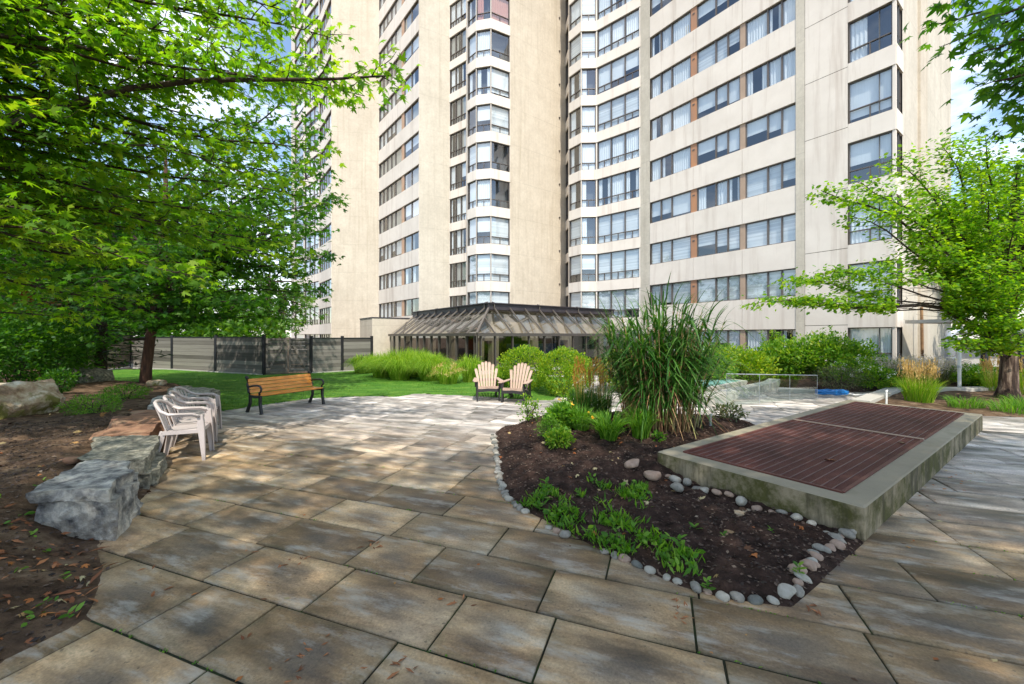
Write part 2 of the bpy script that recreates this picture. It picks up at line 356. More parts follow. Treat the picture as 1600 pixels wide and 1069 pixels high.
LEAF = {}
def maple_tpl():
    h = [(.10,.0),(.40,-.15),(.25,.07),(.63,.20),(.36,.25),(.50,.52),(.17,.36),(.15,.62)]; pts = [(0,-.05)]+h+[(0,1.0)]+[(-x*.9, y*1.04) for x, y in h[::-1]]
    return np.array([(x, y, -.42*abs(x)-.32*y*y) for x, y in pts])
LEAF['maple'] = maple_tpl()
LEAF['oval'] = np.array([(0,0,0),(.26,.3,-.03),(.24,.68,-.08),(0,1,-.2),(-.24,.68,-.08),(-.26,.3,-.03)])
LEAF['small'] = np.array([(0,0,0),(.3,.5,-.05),(0,1,-.15),(-.3,.5,-.05)])
LEAF['long'] = np.array([(0,0,0),(.11,.4,0),(.0,1,-.12),(-.11,.4,0)])
def frames(D, up=None, flat=.5):
    """rotation matrices: local y along D, z roughly up with random roll"""
    N = len(D); D = D/np.linalg.norm(D, axis=1, keepdims=True)
    U = np.tile([0,0,1.], (N,1))+RNG.normal(0, flat, (N,3)); X = np.cross(D, U); X /= np.linalg.norm(X, axis=1, keepdims=True)+1e-9
    Z = np.cross(X, D); return np.stack([X, D, Z], axis=2)
def leaves(name, pos, D, size, mat, tpl='maple', parent=None, org=(0,0,0), flat=.5, var=.3, rnd=None):
    T = LEAF[tpl]; k = len(T); N = len(pos); Rm = frames(np.asarray(D, float), flat=flat)
    S = size*(1+RNG.uniform(-var, var, N))
    V = np.einsum('nij,kj->nki', Rm, T)*S[:,None,None]+np.asarray(pos)[:,None,:]
    faces = np.arange(N*k).reshape(N, k)
    r = RNG.random(N) if rnd is None else rnd
    return fast(name, V.reshape(-1,3), faces, mat, parent, org, np.repeat(r, k))
def grass(name, n, c, rb, h, spread, w, mat, parent=None, org=(0,0,0), seg=5, droop=1.0, tilt0=.1, hv=.3, dirs=None, mask=None, twist=1, rnds=None):
    """arching ribbons: base disc rb, height h, outward reach spread"""
    a = RNG.uniform(0, 2*np.pi, n); rr = rb*np.sqrt(RNG.random(n))
    base = np.stack([c[0]+rr*np.cos(a), c[1]+rr*np.sin(a), np.full(n, c[2])], 1)
    b = a+RNG.normal(0, .6, n); d = np.stack([np.cos(b), np.sin(b), np.zeros(n)], 1)
    H = h*(1+RNG.uniform(-hv, hv*.35, n)); S = spread*RNG.uniform(.1, 1, n)
    t = np.linspace(0, 1, seg+1)
    zz = (t - droop*.5*(t**2.6)*(S/spread)[:,None].repeat(seg+1,1).T.T*1.0) if False else None
    P = np.zeros((n, seg+1, 3))
    for i, ti in enumerate(t):
        out = S*(tilt0*ti+(1-tilt0)*ti**2)
        z = H*(ti*(1-droop*.55*ti**2*(.35+.65*S/spread)))*1.25
        P[:,i,:] = base+d*out[:,None]; P[:,i,2] += z
    side = np.stack([-np.sin(b), np.cos(b), np.zeros(n)], 1)
    ph = RNG.normal(0, twist, n); side = side*np.cos(ph)[:,None]+d*np.sin(ph)[:,None]
    wt = w*(1-t**3*.92)*(.6+.4*np.minimum(1,t*4)); WV = (RNG.uniform(.6,1.3,n)[:,None]*wt[None,:])
    L = P-side[:,None,:]*WV[:,:,None]/2; Rr = P+side[:,None,:]*WV[:,:,None]/2
    V = np.stack([L, Rr], 2).reshape(-1,3)
    o = (np.arange(n)*(seg+1)*2)[:,None,None]; i = np.arange(seg)[None,:,None]*2
    fc = (o+i+np.array([0,1,3,2])[None,None,:]).reshape(-1,4)
    r = RNG.random(n) if rnds is None else rnds(n)
    ob = fast(name, V, fc, mat, parent, org, np.repeat(r, (seg+1)*2))
    return ob, P

def rock(name, verts8=None, loc=(0,0,0), size=(1,1,1), mat='rockg', n=10, amp=.05, freq=2.5, seed=0, parent=None, roundness=0.0, strat=0):
    """boulder: subdivided box (optionally from 8 corners) pushed by fractal noise"""
    vs = {}; V = []; Fc = []
    def idx(i, j, k):
        if (i,j,k) not in vs: vs[(i,j,k)] = len(V); V.append((i/n, j/n, k/n))
        return vs[(i,j,k)]
    for i in range(n):
        for j in range(n):
            for q in (0, n):
                f = [idx(i,j,q), idx(i+1,j,q), idx(i+1,j+1,q), idx(i,j+1,q)]; Fc.append(f if q else f[::-1])
                f = [idx(i,q,j), idx(i+1,q,j), idx(i+1,q,j+1), idx(i,q,j+1)]; Fc.append(f[::-1] if q else f)
                f = [idx(q,i,j), idx(q,i+1,j), idx(q,i+1,j+1), idx(q,i,j+1)]; Fc.append(f if q else f[::-1])
    out = []
    for a, b, c in V:
        p = Vector((a-.5, b-.5, c-.5)); s = p.normalized()*.5*1.15
        m = max(abs(p.x), abs(p.y), abs(p.z)); q = p.lerp(s, roundness)
        if verts8:
            a, b, c = q.x+.5, q.y+.5, q.z+.5; e = [Vector(x) for x in verts8]
            lo = e[0].lerp(e[1], a).lerp(e[3].lerp(e[2], a), b); hi = e[4].lerp(e[5], a).lerp(e[7].lerp(e[6], a), b)
            w = lo.lerp(hi, c)
        else: w = Vector((q.x*size[0], q.y*size[1], (q.z+.5)*size[2]))
        o = Vector((seed*7.3, seed*3.1, seed*1.7)); k = w*freq+o
        nn = Vector((mnoise.fractal(k, 1, 2, 5), mnoise.fractal(k+Vector((31,0,0)), 1, 2, 5), mnoise.fractal(k+Vector((0,57,0)), 1, 2, 5)*.6))
        if strat: nn += Vector((1,1,0))*(mnoise.cell(Vector((w.x*1.3, w.y*1.3, w.z*strat)))-.5)*.9
        out.append(w+nn*amp)
    me = bpy.data.meshes.new(name); c = Vector(loc)
    if verts8: c = sum((Vector(x) for x in verts8[:4]), Vector())/4; me.from_pydata([tuple(v-c) for v in out], [], Fc)
    else: me.from_pydata([tuple(v) for v in out], [], Fc)
    me.materials.append(MT[mat] if isinstance(mat, str) else mat)
    me.polygons.foreach_set('use_smooth', [strat == 0]*len(Fc)); me.update()
    ob = bpy.data.objects.new(name, me); COL.objects.link(ob); ob.location = c
    return ob

def sdist(P, poly):
    """signed distance (positive inside) of points P (n,2) to polygon"""
    poly = np.array(poly, float); n = len(poly); d = np.full(len(P), 1e9); ins = np.zeros(len(P), bool)
    for i in range(n):
        a = poly[i]; b = poly[(i+1)%n]; ab = b-a; t = np.clip(((P-a)@ab)/(ab@ab), 0, 1)
        d = np.minimum(d, np.linalg.norm(P-(a+t[:,None]*ab), axis=1))
        c = ((a[1] > P[:,1]) != (b[1] > P[:,1])) & (P[:,0] < (b[0]-a[0])*(P[:,1]-a[1])/(b[1]-a[1]+1e-12)+a[0]); ins ^= c
    return np.where(ins, d, -d)
def bedsheet(name, poly, mat, cell=.05, slope=.5, top=.05, nz=.02, nf=6, low=-.06, extra=None, edge=.1, parent=None):
    poly = [tuple(p[:2]) for p in poly]; A = np.array(poly); x0, y0 = A.min(0)-edge; x1, y1 = A.max(0)+edge
    nx = int((x1-x0)/cell)+2; ny = int((y1-y0)/cell)+2
    X, Y = np.meshgrid(x0+np.arange(nx)*cell, y0+np.arange(ny)*cell, indexing='ij'); P = np.stack([X.ravel(), Y.ravel()], 1)
    sd = sdist(P, poly); Z = np.clip(sd*slope, low, top)
    nn = np.array([mnoise.fractal(Vector((p[0]*nf, p[1]*nf, 1.3)), 1, 2, 4) for p in P]) if nz else 0
    Z = Z+nn*nz*np.clip((sd-.01)*5, 0, 1)
    if extra is not None: Z = Z+extra(P, sd)
    keep = (sd > -edge).reshape(nx, ny); I = np.arange(nx*ny).reshape(nx, ny)
    k = keep[:-1,:-1] & keep[1:,:-1] & keep[1:,1:] & keep[:-1,1:]
    fc = np.stack([I[:-1,:-1][k], I[1:,:-1][k], I[1:,1:][k], I[:-1,1:][k]], 1)
    used = np.unique(fc); rm = np.full(nx*ny, -1); rm[used] = np.arange(len(used))
    V = np.stack([P[:,0], P[:,1], Z], 1)[used]
    ob = fast(name, V, rm[fc], mat, smooth=True)
    return ob, V
# ------------------------------------------------------------------ ground, terrace
def big_ground():
    mb = MB(); mb.quad((-300,-200,-.09),(300,-200,-.09),(300,600,-.09),(-300,600,-.09))
    tag(mb.build('ground', 'soil2'), kind='structure')
    mb = MB(); mb.quad((-12,-3,-.013),(16,-3,-.013),(16,19,-.013),(-12,19,-.013))
    tag(mb.build('joint_sand', 'joint'), kind='structure')
big_ground()
ISL = [G(*p).xy for p in [(775,675),(776,700),(781,740),(790,773),(830,803),(880,828),(945,862),(1005,890),(1060,915),(1130,935),(1236,948)]]
P2 = Vector((2.92,3.36)); A2 = Vector((AD.x, AD.y)); B2 = Vector((BD.x, BD.y))
VT = [P2, P2+B2*6.86, P2+B2*6.86+A2*1.98+B2*.1, P2+A2*1.98+B2*.02]     # vent kerb footprint
ISL += [G(1350,848).xy, P2+B2*.3+A2*.3, P2+B2*1.2+A2*1.9, G(1180,664).xy, G(1130,656).xy, G(1000,650).xy, G(900,648).xy, G(840,655).xy]
LEFTB = [G(0,1031).xy, G(127,970).xy, G(144,944).xy, G(160,887).xy, G(152,858).xy, Vector((-3.55,3.6)), G(236,768).xy, G(250,726).xy, Vector((-5.3,6.3)), Vector((-6.1,7.6)), Vector((-6.75,8.9)), Vector((-7.3,9.6)),
         Vector((-9.3,12.4)), Vector((-11.6,13.1)), Vector((-17,16.6)), Vector((-24,21)), Vector((-30,10)), Vector((-14,-6)), Vector((-3.6,-3)), Vector((-2.4,1.2))]
LAWN = [G(334,644).xy, G(484,623).xy, G(583,619).xy, G(617,621).xy, G(649,615.5).xy, G(720,618).xy, G(830,625.6).xy, G(864,625.6).xy, G(884,612).xy, Vector((2.8,16.5)), Vector((-1.5,17.9)),
        Vector((-9.2,28.5)), Vector((-7.9,19.3)), Vector((-10.67,17.55)), Vector((-13.8,19.2)), Vector((-17,20.4)), Vector((-21,20.5)), Vector((-17.2,16.4)), Vector((-11.8,12.9)), Vector((-9.5,12.3)), Vector((-7.2,9.5))]
RBED = [Vector((8.55,9.0)), Vector((9.3,8.75)), Vector((12,8.2)), Vector((20,7.2)), Vector((34,8)), Vector((34,16)), Vector((13.4,12.6)), Vector((11.7,12.35)), Vector((8.8,10.0))]
HBED = [Vector((4.6,17.5)), Vector((6.6,15.2)), Vector((8.8,13.6)), Vector((10.3,12.2)), Vector((11.6,12.6)), Vector((13.5,12.9)), Vector((34,16.2)), Vector((34,30)), Vector((26,24.2)), Vector((16.3,17.1)), Vector((9,27)), Vector((4,26))]

def pavers():
    L, Wd, gap = .905, .49, .014
    V = []; Fc = []; col = []
    polys = [np.array([tuple(p) for p in q]) for q in (ISL, LEFTB, LAWN)]
    for r in range(-3, 42):
        d0 = 1.904+.4925*(r-2)
        off = -.40*(r % 2)+random.uniform(-.06, .06)
        c = -16+off
        while c < 16:
            l = L*random.choice([1,1,1,1,1,.66,1.0]); c0, c1 = c, c+l; c += l
            m = CD*((c0+c1)/2)+DD*(d0+Wd/2)
            if m.y < .6 or m.y > 17.5 or m.x < -12 or m.x > 15: continue
            if m.y > 4 and abs(m.x) > 1.75*m.y: continue
            if m.y <= 4 and abs(m.x) > 7.5: continue
            pm = np.array([[m.x, m.y]])
            if any(sdist(pm, q)[0] > .75 for q in polys): continue
            h = random.uniform(-.003, .003); rr = random.random(); i = len(V); e = gap
            tl = random.uniform(-.004,.004)
            for (a, b, z, u, v) in ((c0+e/2,d0+e/2,-.03,0,0),(c1-e/2,d0+e/2,-.03,1,0),(c1-e/2,d0+Wd-e/2,-.03,1,1),(c0+e/2,d0+Wd-e/2,-.03,0,1),
                                   (c0+e/2,d0+e/2,-.004,0,0),(c1-e/2,d0+e/2,-.004,1,0),(c1-e/2,d0+Wd-e/2,-.004,1,1),(c0+e/2,d0+Wd-e/2,-.004,0,1),
                                   (c0+e/2+.005,d0+e/2+.005,0,.01,.01),(c1-e/2-.005,d0+e/2+.005,0,.99,.01),(c1-e/2-.005,d0+Wd-e/2-.005,0,.99,.99),(c0+e/2+.005,d0+Wd-e/2-.005,0,.01,.99)):
                p = CD*a+DD*b; V.append((p.x, p.y, z+h+(tl if z > -.01 and u > .5 else 0))); col.append((rr, u, v, 1))
            for q in ((0,1,5,4),(1,2,6,5),(2,3,7,6),(3,0,4,7),(4,5,9,8),(5,6,10,9),(6,7,11,10),(7,4,8,11),(8,9,10,11)): Fc.append([i+k for k in q])
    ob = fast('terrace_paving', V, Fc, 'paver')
    at = ob.data.attributes.new('pav', 'FLOAT_COLOR', 'POINT'); at.data.foreach_set('color', np.array(col, np.float32).ravel())
    tag(ob, kind='structure')
pavers()
def isl_h(P, sd):
    # dug-over heap behind, lower ground in front
    d = np.clip((P[:,1]-.25*P[:,0]-4.15)*3, 0, 1); return d*.10*np.clip(sd*3, 0, 1)
isl, ISLV = bedsheet('island_bed_soil', ISL, 'soil', .03, .35, .035, .055, 5, extra=isl_h); tag(isl, kind='structure')
def left_h(P, sd): return np.clip((sd-.15)*.45, 0, .30)*np.clip((P[:,1]-1.6)*.8, .08, 1)+np.clip(sd-2, 0, 3)*.04
lf, LFV = bedsheet('left_bed_soil', LEFTB, 'soil2', .08, .25, .03, .04, 2.5, extra=left_h); tag(lf, kind='structure')
lw, LWV = bedsheet('lawn', LAWN, 'turf', .12, 3, .02, .012, 1.5); tag(lw, kind='structure')
rb, RBV = bedsheet('right_bed_soil', RBED, 'soil2', .12, .5, .05, .04, 2); tag(rb, kind='structure')
hb, HBV = bedsheet('hedge_bed_soil', HBED, 'soil', .15, .5, .10, .05, 2); tag(hb, kind='structure')
def surf(V):
    V = np.asarray(V)
    def f(x, y):
        i = np.argmin((V[:,0]-x)**2+(V[:,1]-y)**2); return float(V[i,2])
    return f
zl, zi = surf(LFV), surf(ISLV)
# short mown blades over the lawn
def lawn_blades():
    A = np.array([tuple(p) for p in LAWN]); N = 90000
    P = np.stack([RNG.uniform(-18, 3, N), RNG.uniform(8.7, 20.5, N)], 1); P = P[RNG.random(N) < np.clip(14/P[:,1]-.35, .2, 1)]
    P = P[sdist(P, A) > -.03]; n = len(P); a = RNG.uniform(0, 6.28, n); h = RNG.uniform(.02, .05, n); w = .006
    z0 = np.full(n, .012); dx, dy = np.cos(a)*w, np.sin(a)*w; t = RNG.normal(0, .014, (n,2))
    V = np.stack([np.stack([P[:,0]-dx, P[:,1]-dy, z0], 1), np.stack([P[:,0]+dx, P[:,1]+dy, z0], 1), np.stack([P[:,0]+t[:,0], P[:,1]+t[:,1], z0+h], 1)], 1).reshape(-1,3)
    ob = fast('grass_blades', V, np.arange(3*n).reshape(n,3), 'blade', rnd=np.repeat(RNG.random(n), 3)); tag(ob, 'short mown green blades covering the lawn', 'grass', kind='stuff')
lawn_blades()
def chips(name, V, n, mat, sz, label, cat, xr=None, tpl='small', up=.25, dz=.006):
    V = np.asarray(V)
    if xr is not None: V = V[xr(V)]
    i = RNG.integers(0, len(V), n); P = V[i]+np.concatenate([RNG.uniform(-.03,.03,(n,2)), np.full((n,1), dz)], 1)
    a = RNG.uniform(0, 6.28, n); D = np.stack([np.cos(a), np.sin(a), RNG.normal(0, up, n)], 1)
    return tag(leaves(name, P, D, sz, mat, tpl, flat=.35, var=.6), label, cat, kind='stuff')
dist = lambda V: np.hypot(V[:,0], V[:,1])
chips('bark_mulch', ISLV[ISLV[:,2] > 0], 16000, 'chip', .026, 'dark bark chips spread over the island bed', 'mulch')
chips('leaf_litter', LFV[(dist(LFV) < 10) & (LFV[:,2] > 0)], 30000, 'chip', .032, 'brown leaf litter and bark over the left bed', 'mulch')
near = LFV[(dist(LFV) < 5.5) & (LFV[:,2] > 0)]
chips('fallen_leaves', near, 520, 'dryleaf', .042, 'orange and tan leaves fallen on the left bed', 'fallen leaves', tpl='maple', dz=.015)
chips('fallen_needles', near, 1500, 'needle', .09, 'rusty pine needles strewn on the left bed', 'needles', tpl='long', dz=.012).data
chips('fallen_leaves', LFV[(dist(LFV) < 12)], 350, 'dryleaf', .07, 'tan leaves lying far back on the left bed', 'fallen leaves', tpl='maple', dz=.02)
chips('fallen_leaves', ISLV[ISLV[:,2] > 0], 130, 'dryleaf', .06, 'orange leaves fallen on the island bed', 'fallen leaves', tpl='maple', dz=.015)
def patio_litter():
    P = []
    for _ in range(70):
        y = random.uniform(1.4, 6.5); P.append((random.uniform(-1.0*y, 1.2*y), y, .004))
    for _ in range(40): t = random.uniform(0, 4); q = P2+B2*t-A2*random.uniform(.03,.3); P.append((q.x, q.y, .004))
    P = np.array(P); n = len(P); a = RNG.uniform(0, 6.28, n)
    tag(leaves('fallen_leaves', P, np.stack([np.cos(a), np.sin(a), RNG.uniform(0,.15,n)], 1), .034, 'dryleaf', 'small', flat=.15, var=.5), 'small tan leaves scattered on the paving', 'fallen leaves', kind='stuff')
    Q = []
    for _ in range(26):
        y = random.uniform(1.5, 3.4); c = (random.uniform(-.95*y, -.05*y) if random.random() < .8 else random.uniform(0, .8*y), y)
        for k in range(random.randint(2, 8)): Q.append((c[0]+random.gauss(0,.05), c[1]+random.gauss(0,.04), .005))
    Q = np.array(Q); n = len(Q); a = RNG.uniform(0, 6.28, n)
    tag(leaves('fallen_needles', Q, np.stack([np.cos(a), np.sin(a), np.zeros(n)], 1), .07, 'needle', 'long', flat=.1, var=.5), 'rusty pine needles scattered on the paving', 'needles', kind='stuff')
    # moss and tiny weeds in joints
    J = []
    for r in range(-3, 14):
        d = 1.904+.4925*(r-2)
        for _ in range(int(150)):
            c = random.uniform(-6, 6)
            if mnoise.noise(Vector((c*1.1, d*1.7, 4))) > .12: J.append(tuple(CD*c+DD*(d+random.gauss(0,.004))))
    J = np.array([p for p in J if p[1] > 1.3 and abs(p[0]) < 1.4*p[1]+.3]); J[:,2] = -.006; n = len(J); J = np.repeat(J, 3, 0)+RNG.normal(0, .006, (n*3,3))*[1,1,0]
    a = RNG.uniform(0, 6.28, n*3)
    tag(leaves('joint_moss', J, np.stack([np.cos(a), np.sin(a), np.full(n*3, .9)], 1), .013, 'weed', 'small', flat=.5), 'green moss growing in the paving joints', 'moss', kind='stuff')
patio_litter()

# ------------------------------------------------------------------ boulders (left wall)
def block(pts_bottom, pts_top): return [tuple(p) for p in pts_bottom+pts_top]
def wallrock(top, grow, zb, mat, label, **kw):
    c = sum((Vector(p) for p in top), Vector())/4
    bot = [Vector((c.x+(p[0]-c.x)*grow, c.y+(p[1]-c.y)*grow, zb)) for p in top]
    o = rock('boulder', [*bot, *[Vector(p) for p in top]], mat=mat, **kw)
    return tag(o, label, 'boulder', 'boulders lining the terrace edge')
wallrock([(-3.92,3.32,.43),(-3.30,3.36,.44),(-3.74,4.10,.45),(-4.28,4.10,.45)], 1.02, -.06, 'rockg', 'grey and white veined boulder nearest the camera in the row', n=44, amp=.05, freq=3.2, seed=1, strat=6)
wallrock([(-4.74,4.48,.34),(-4.0,4.52,.33),(-4.72,5.5,.37),(-5.42,5.35,.37)], 1.03, -.06, 'rockd', 'flat speckled grey boulder right in front of the white chairs', n=40, amp=.04, freq=3.5, seed=2, strat=6)
wallrock([(-5.62,5.55,.36),(-4.95,5.65,.36),(-5.5,6.55,.38),(-6.3,6.5,.40)], 1.02, -.06, 'rockr', 'flat rust-red sandstone slab behind the nearest white chair', n=20, amp=.06, freq=2.2, seed=3, strat=9)
wallrock([(-6.2,6.6,.34),(-5.6,6.75,.36),(-6.0,7.35,.38),(-6.75,7.3,.36)], 1.0, -.06, 'rockr', 'small brownish slab between the red slab and the pale slab', n=16, amp=.05, freq=2.5, seed=4, strat=9)
wallrock([(-6.75,7.5,.42),(-6.05,7.55,.42),(-6.7,8.7,.46),(-7.5,8.6,.44)], 1.02, -.06, 'rockg', 'pale grey flat slab behind the row of white chairs', n=18, amp=.05, freq=1.6, seed=5)
wallrock([(-7.4,8.85,.42),(-6.7,8.95,.42),(-7.15,9.9,.44),(-8.4,10.1,.42)], 1.02, -.06, 'rockd', 'farthest dark slab of the row at the lawn corner', n=16, amp=.06, freq=2, seed=6, strat=5)
o = rock('boulder', loc=(-9.25,6.95,-.1), size=(2.1,1.4,.86), mat='rockm', n=44, amp=.17, freq=1.9, seed=8, roundness=.5); o.rotation_euler = (R(4),R(-10),R(12)); tag(o, 'big moss-topped rounded boulder standing alone at the left edge', 'boulder')
o = rock('boulder', loc=(-12.9,12.2,.1), size=(1.3,.9,.62), mat='rockd', n=14, amp=.1, freq=1.6, seed=9, roundness=.5); tag(o, 'low shaded boulder left of the maple trunk by the fence', 'boulder')
for i, (x, y, s, lb) in enumerate([(-4.05,3.0,.17,'flat tan stone at the foot of the nearest boulder'),(-4.3,2.95,.13,'pale flat stone left of the flat tan stone'),(-3.9,2.68,.12,'round brownish stone on the soil at the left edge'),
                                   (-4.95,4.55,.12,'reddish round stone on the soil behind the speckled boulder'),(-9.8,11.2,.28,'brown stone at the foot of the maple trunk'),(-9.2,11.4,.22,'grey stone between the maple trunk and the lawn'),
                                   (-8.6,11.3,.24,'pale stone at the lawn corner behind the boulders')]):
    o = rock('stone', loc=(x,y,zl(x,y)-.03), size=(s*1.5,s,s*.6), mat=['rockm','rockg','rockr','rockr','rockm','rockd','rockg'][i], n=7, amp=.02, freq=6, seed=20+i, roundness=.7); tag(o, lb, 'stone', 'loose stones in the left bed')

# ------------------------------------------------------------------ pebbles round the island bed
def pebble(p, s, k, label, grp):
    o = rock('river_stone', loc=(p[0], p[1], max(0, p[2])-.012), size=(s*random.uniform(.95,1.35), s*.86, s*random.uniform(.5,.7)), mat=MT['peb'][k], n=5, amp=s*.16, freq=9, seed=random.random()*50, roundness=1.0)
    o.rotation_euler = (random.uniform(-.2,.2), random.uniform(-.2,.2), random.uniform(0,3.14)); tag(o, label, 'stone', grp)
PN = ['grey', 'pinkish', 'pale cream', 'dark grey']
def along(pts, step):
    out = []; pts = [Vector(p[:2]) for p in pts]; acc = 0
    for a, b in zip(pts, pts[1:]):
        l = (b-a).length; t = acc
        while t < l: out.append(a.lerp(b, t/l)); t += step*random.uniform(.8,1.2)
        acc = t-l
    return out
for p in along([G(*q).xy for q in [(771,680),(774,705),(779,742),(788,775),(808,793),(828,806)]], .085):
    k = random.choice([0,2,0,2,3]); pebble((p.x+random.uniform(-.02,.03), p.y, 0), random.uniform(.06,.085), k, PN[k]+' pebble in the curved edging on the left of the island bed', 'edging pebbles left of the island bed')
for p in along([G(*q).xy for q in [(858,826),(884,838)]]+[G(*q).xy for q in [(940,862),(1000,888),(1062,912),(1130,936),(1236,945)]], .095):
    if 890 < CU+F*p.x/p.y < 938: continue
    k = random.choice([0,0,3,2,1]); pebble((p.x, p.y+random.uniform(-.005,.02), 0), random.uniform(.06,.095), k, PN[k]+' stone along the front tip of the island bed beside the paving', 'edging stones at the front of the island bed')
for p in along([G(*q).xy for q in [(1242,935),(1262,905),(1275,888),(1290,870),(1312,858),(1340,840)]], .085):
    for _ in range(random.choice([1,1,2])):
        k = random.choice([1,2,1,0]); pebble((p.x-random.uniform(0,.09), p.y+random.uniform(0,.05), .01), random.uniform(.065,.105), k, PN[k]+' stone piled between the island bed and the right-hand paving', 'stones on the right side of the island bed')
for p in along([P2-B2*.10+A2*.1, P2-B2*.10+A2*1.85], .115):
    k = random.choice([0,1,2,1]); pebble((p.x+random.uniform(-.03,.02), p.y, zi(p.x,p.y)), random.uniform(.055,.12), k, PN[k]+' stone at the foot of the mossy vent wall', 'stones at the foot of the vent wall')
for x, y, s, k, lb in ((1.42,4.80,.15,1,'big pink-orange egg-shaped stone left of the vent corner'),(1.60,4.60,.15,1,'big tan stone beside the pink-orange egg-shaped stone'),(1.78,4.35,.14,0,'grey elongated stone below the big tan stone')):
    pebble((x,y,zi(x,y)+.02), s, k, lb, 'stones at the foot of the vent wall')

# ------------------------------------------------------------------ vent with grates
def vent():
    t = thing('vent_kerb', (P2.x+2, P2.y+2.5, 0), 'low rectangular concrete ventilation kerb topped with rusty grates', 'vent')
    h = .283; q = [Vector((*p, 0)) for p in VT]
    def inset(d):
        c = []
        for i in range(4):
            a, b, e = q[i-1], q[i], q[(i+1)%4]; u = (a-b).normalized(); w = (e-b).normalized(); c.append(b+(u+w)*d/abs(u.cross(w).z))
        return c
    mb = MB(); Z = Vector((0,0,1)); bev = .012
    ib = inset(bev); inn = inset(.205)
    for i in range(4):
        j = (i+1)%4
        mb.quad(q[i]-Z*.05, q[j]-Z*.05, q[j]+Z*(h-bev), q[i]+Z*(h-bev), 0)
        mb.quad(q[i]+Z*(h-bev), q[j]+Z*(h-bev), ib[j]+Z*h, ib[i]+Z*h, 1)
        mb.quad(ib[i]+Z*h, ib[j]+Z*h, inn[j]+Z*h, inn[i]+Z*h, 1)
        mb.quad(inn[i]+Z*h, inn[j]+Z*h, inn[j]-Z*.02, inn[i]-Z*.02, 0)
    mb.build('kerb_wall', ['kerb', 'kerbtop'], t)
    mb = MB(); mb.quad(*[p+Z*.01 for p in inn]); mb.build('shaft_floor', 'room', t)
    # two grates
    def L(u, v): return inn[0].lerp(inn[1], u).lerp(inn[3].lerp(inn[2], u), v)
    for (u0, u1) in ((.004,.492),(.508,.996)):
        n = 18
        mb = MB(); zt = h+.012
        for v in (0.004, .996): mb.beam(L(u0,v)+Z*(zt-.02), L(u1,v)+Z*(zt-.02), .03, .04)
        for u in (u0, u1): mb.beam(L(u,0.004)+Z*(zt-.02), L(u,.996)+Z*(zt-.02), .03, .04)
        g = mb.build('grate', 'grate', t)
        mb = MB()
        m = int((u1-u0)*6.3/.03)
        for i in range(m):
            u = u0+(u1-u0)*(i+.5)/m; mb.beam(L(u,.01)+Z*(zt-.022), L(u,.99)+Z*(zt-.022), .016, .028)
        mb.build('bearing_bars', 'grate', g, org=t.location)
        mb = MB()
        for i in range(1, n):
            v = i/n; mb.beam(L(u0,v)+Z*(zt-.006), L(u1,v)+Z*(zt-.006), .006, .013)
        mb.build('cross_bars', 'gratebar', g, org=t.location)
    mb = MB(); mb.beam(L(.5,0)+Z*(h+.004), L(.5,1)+Z*(h+.004), .05, .03); mb.build('support_beam', 'buffp', t)
    p = L(.16,.28)
    o = leaves('fallen_leaf', [(p.x,p.y,h+.025)], [(1,.3,.1)], .11, 'dryleaf', 'maple', rnd=np.array([.35])); tag(o, 'brown curled leaf lying on the near grate', 'leaf')
    p = L(.42,.06)
    o = leaves('fallen_leaf', [(p.x,p.y,h+.025)], [(.2,1,.1)], .09, 'dryleaf', 'maple', rnd=np.array([.9])); tag(o, 'yellow-green leaf on the right rim of the near grate', 'leaf')
vent()
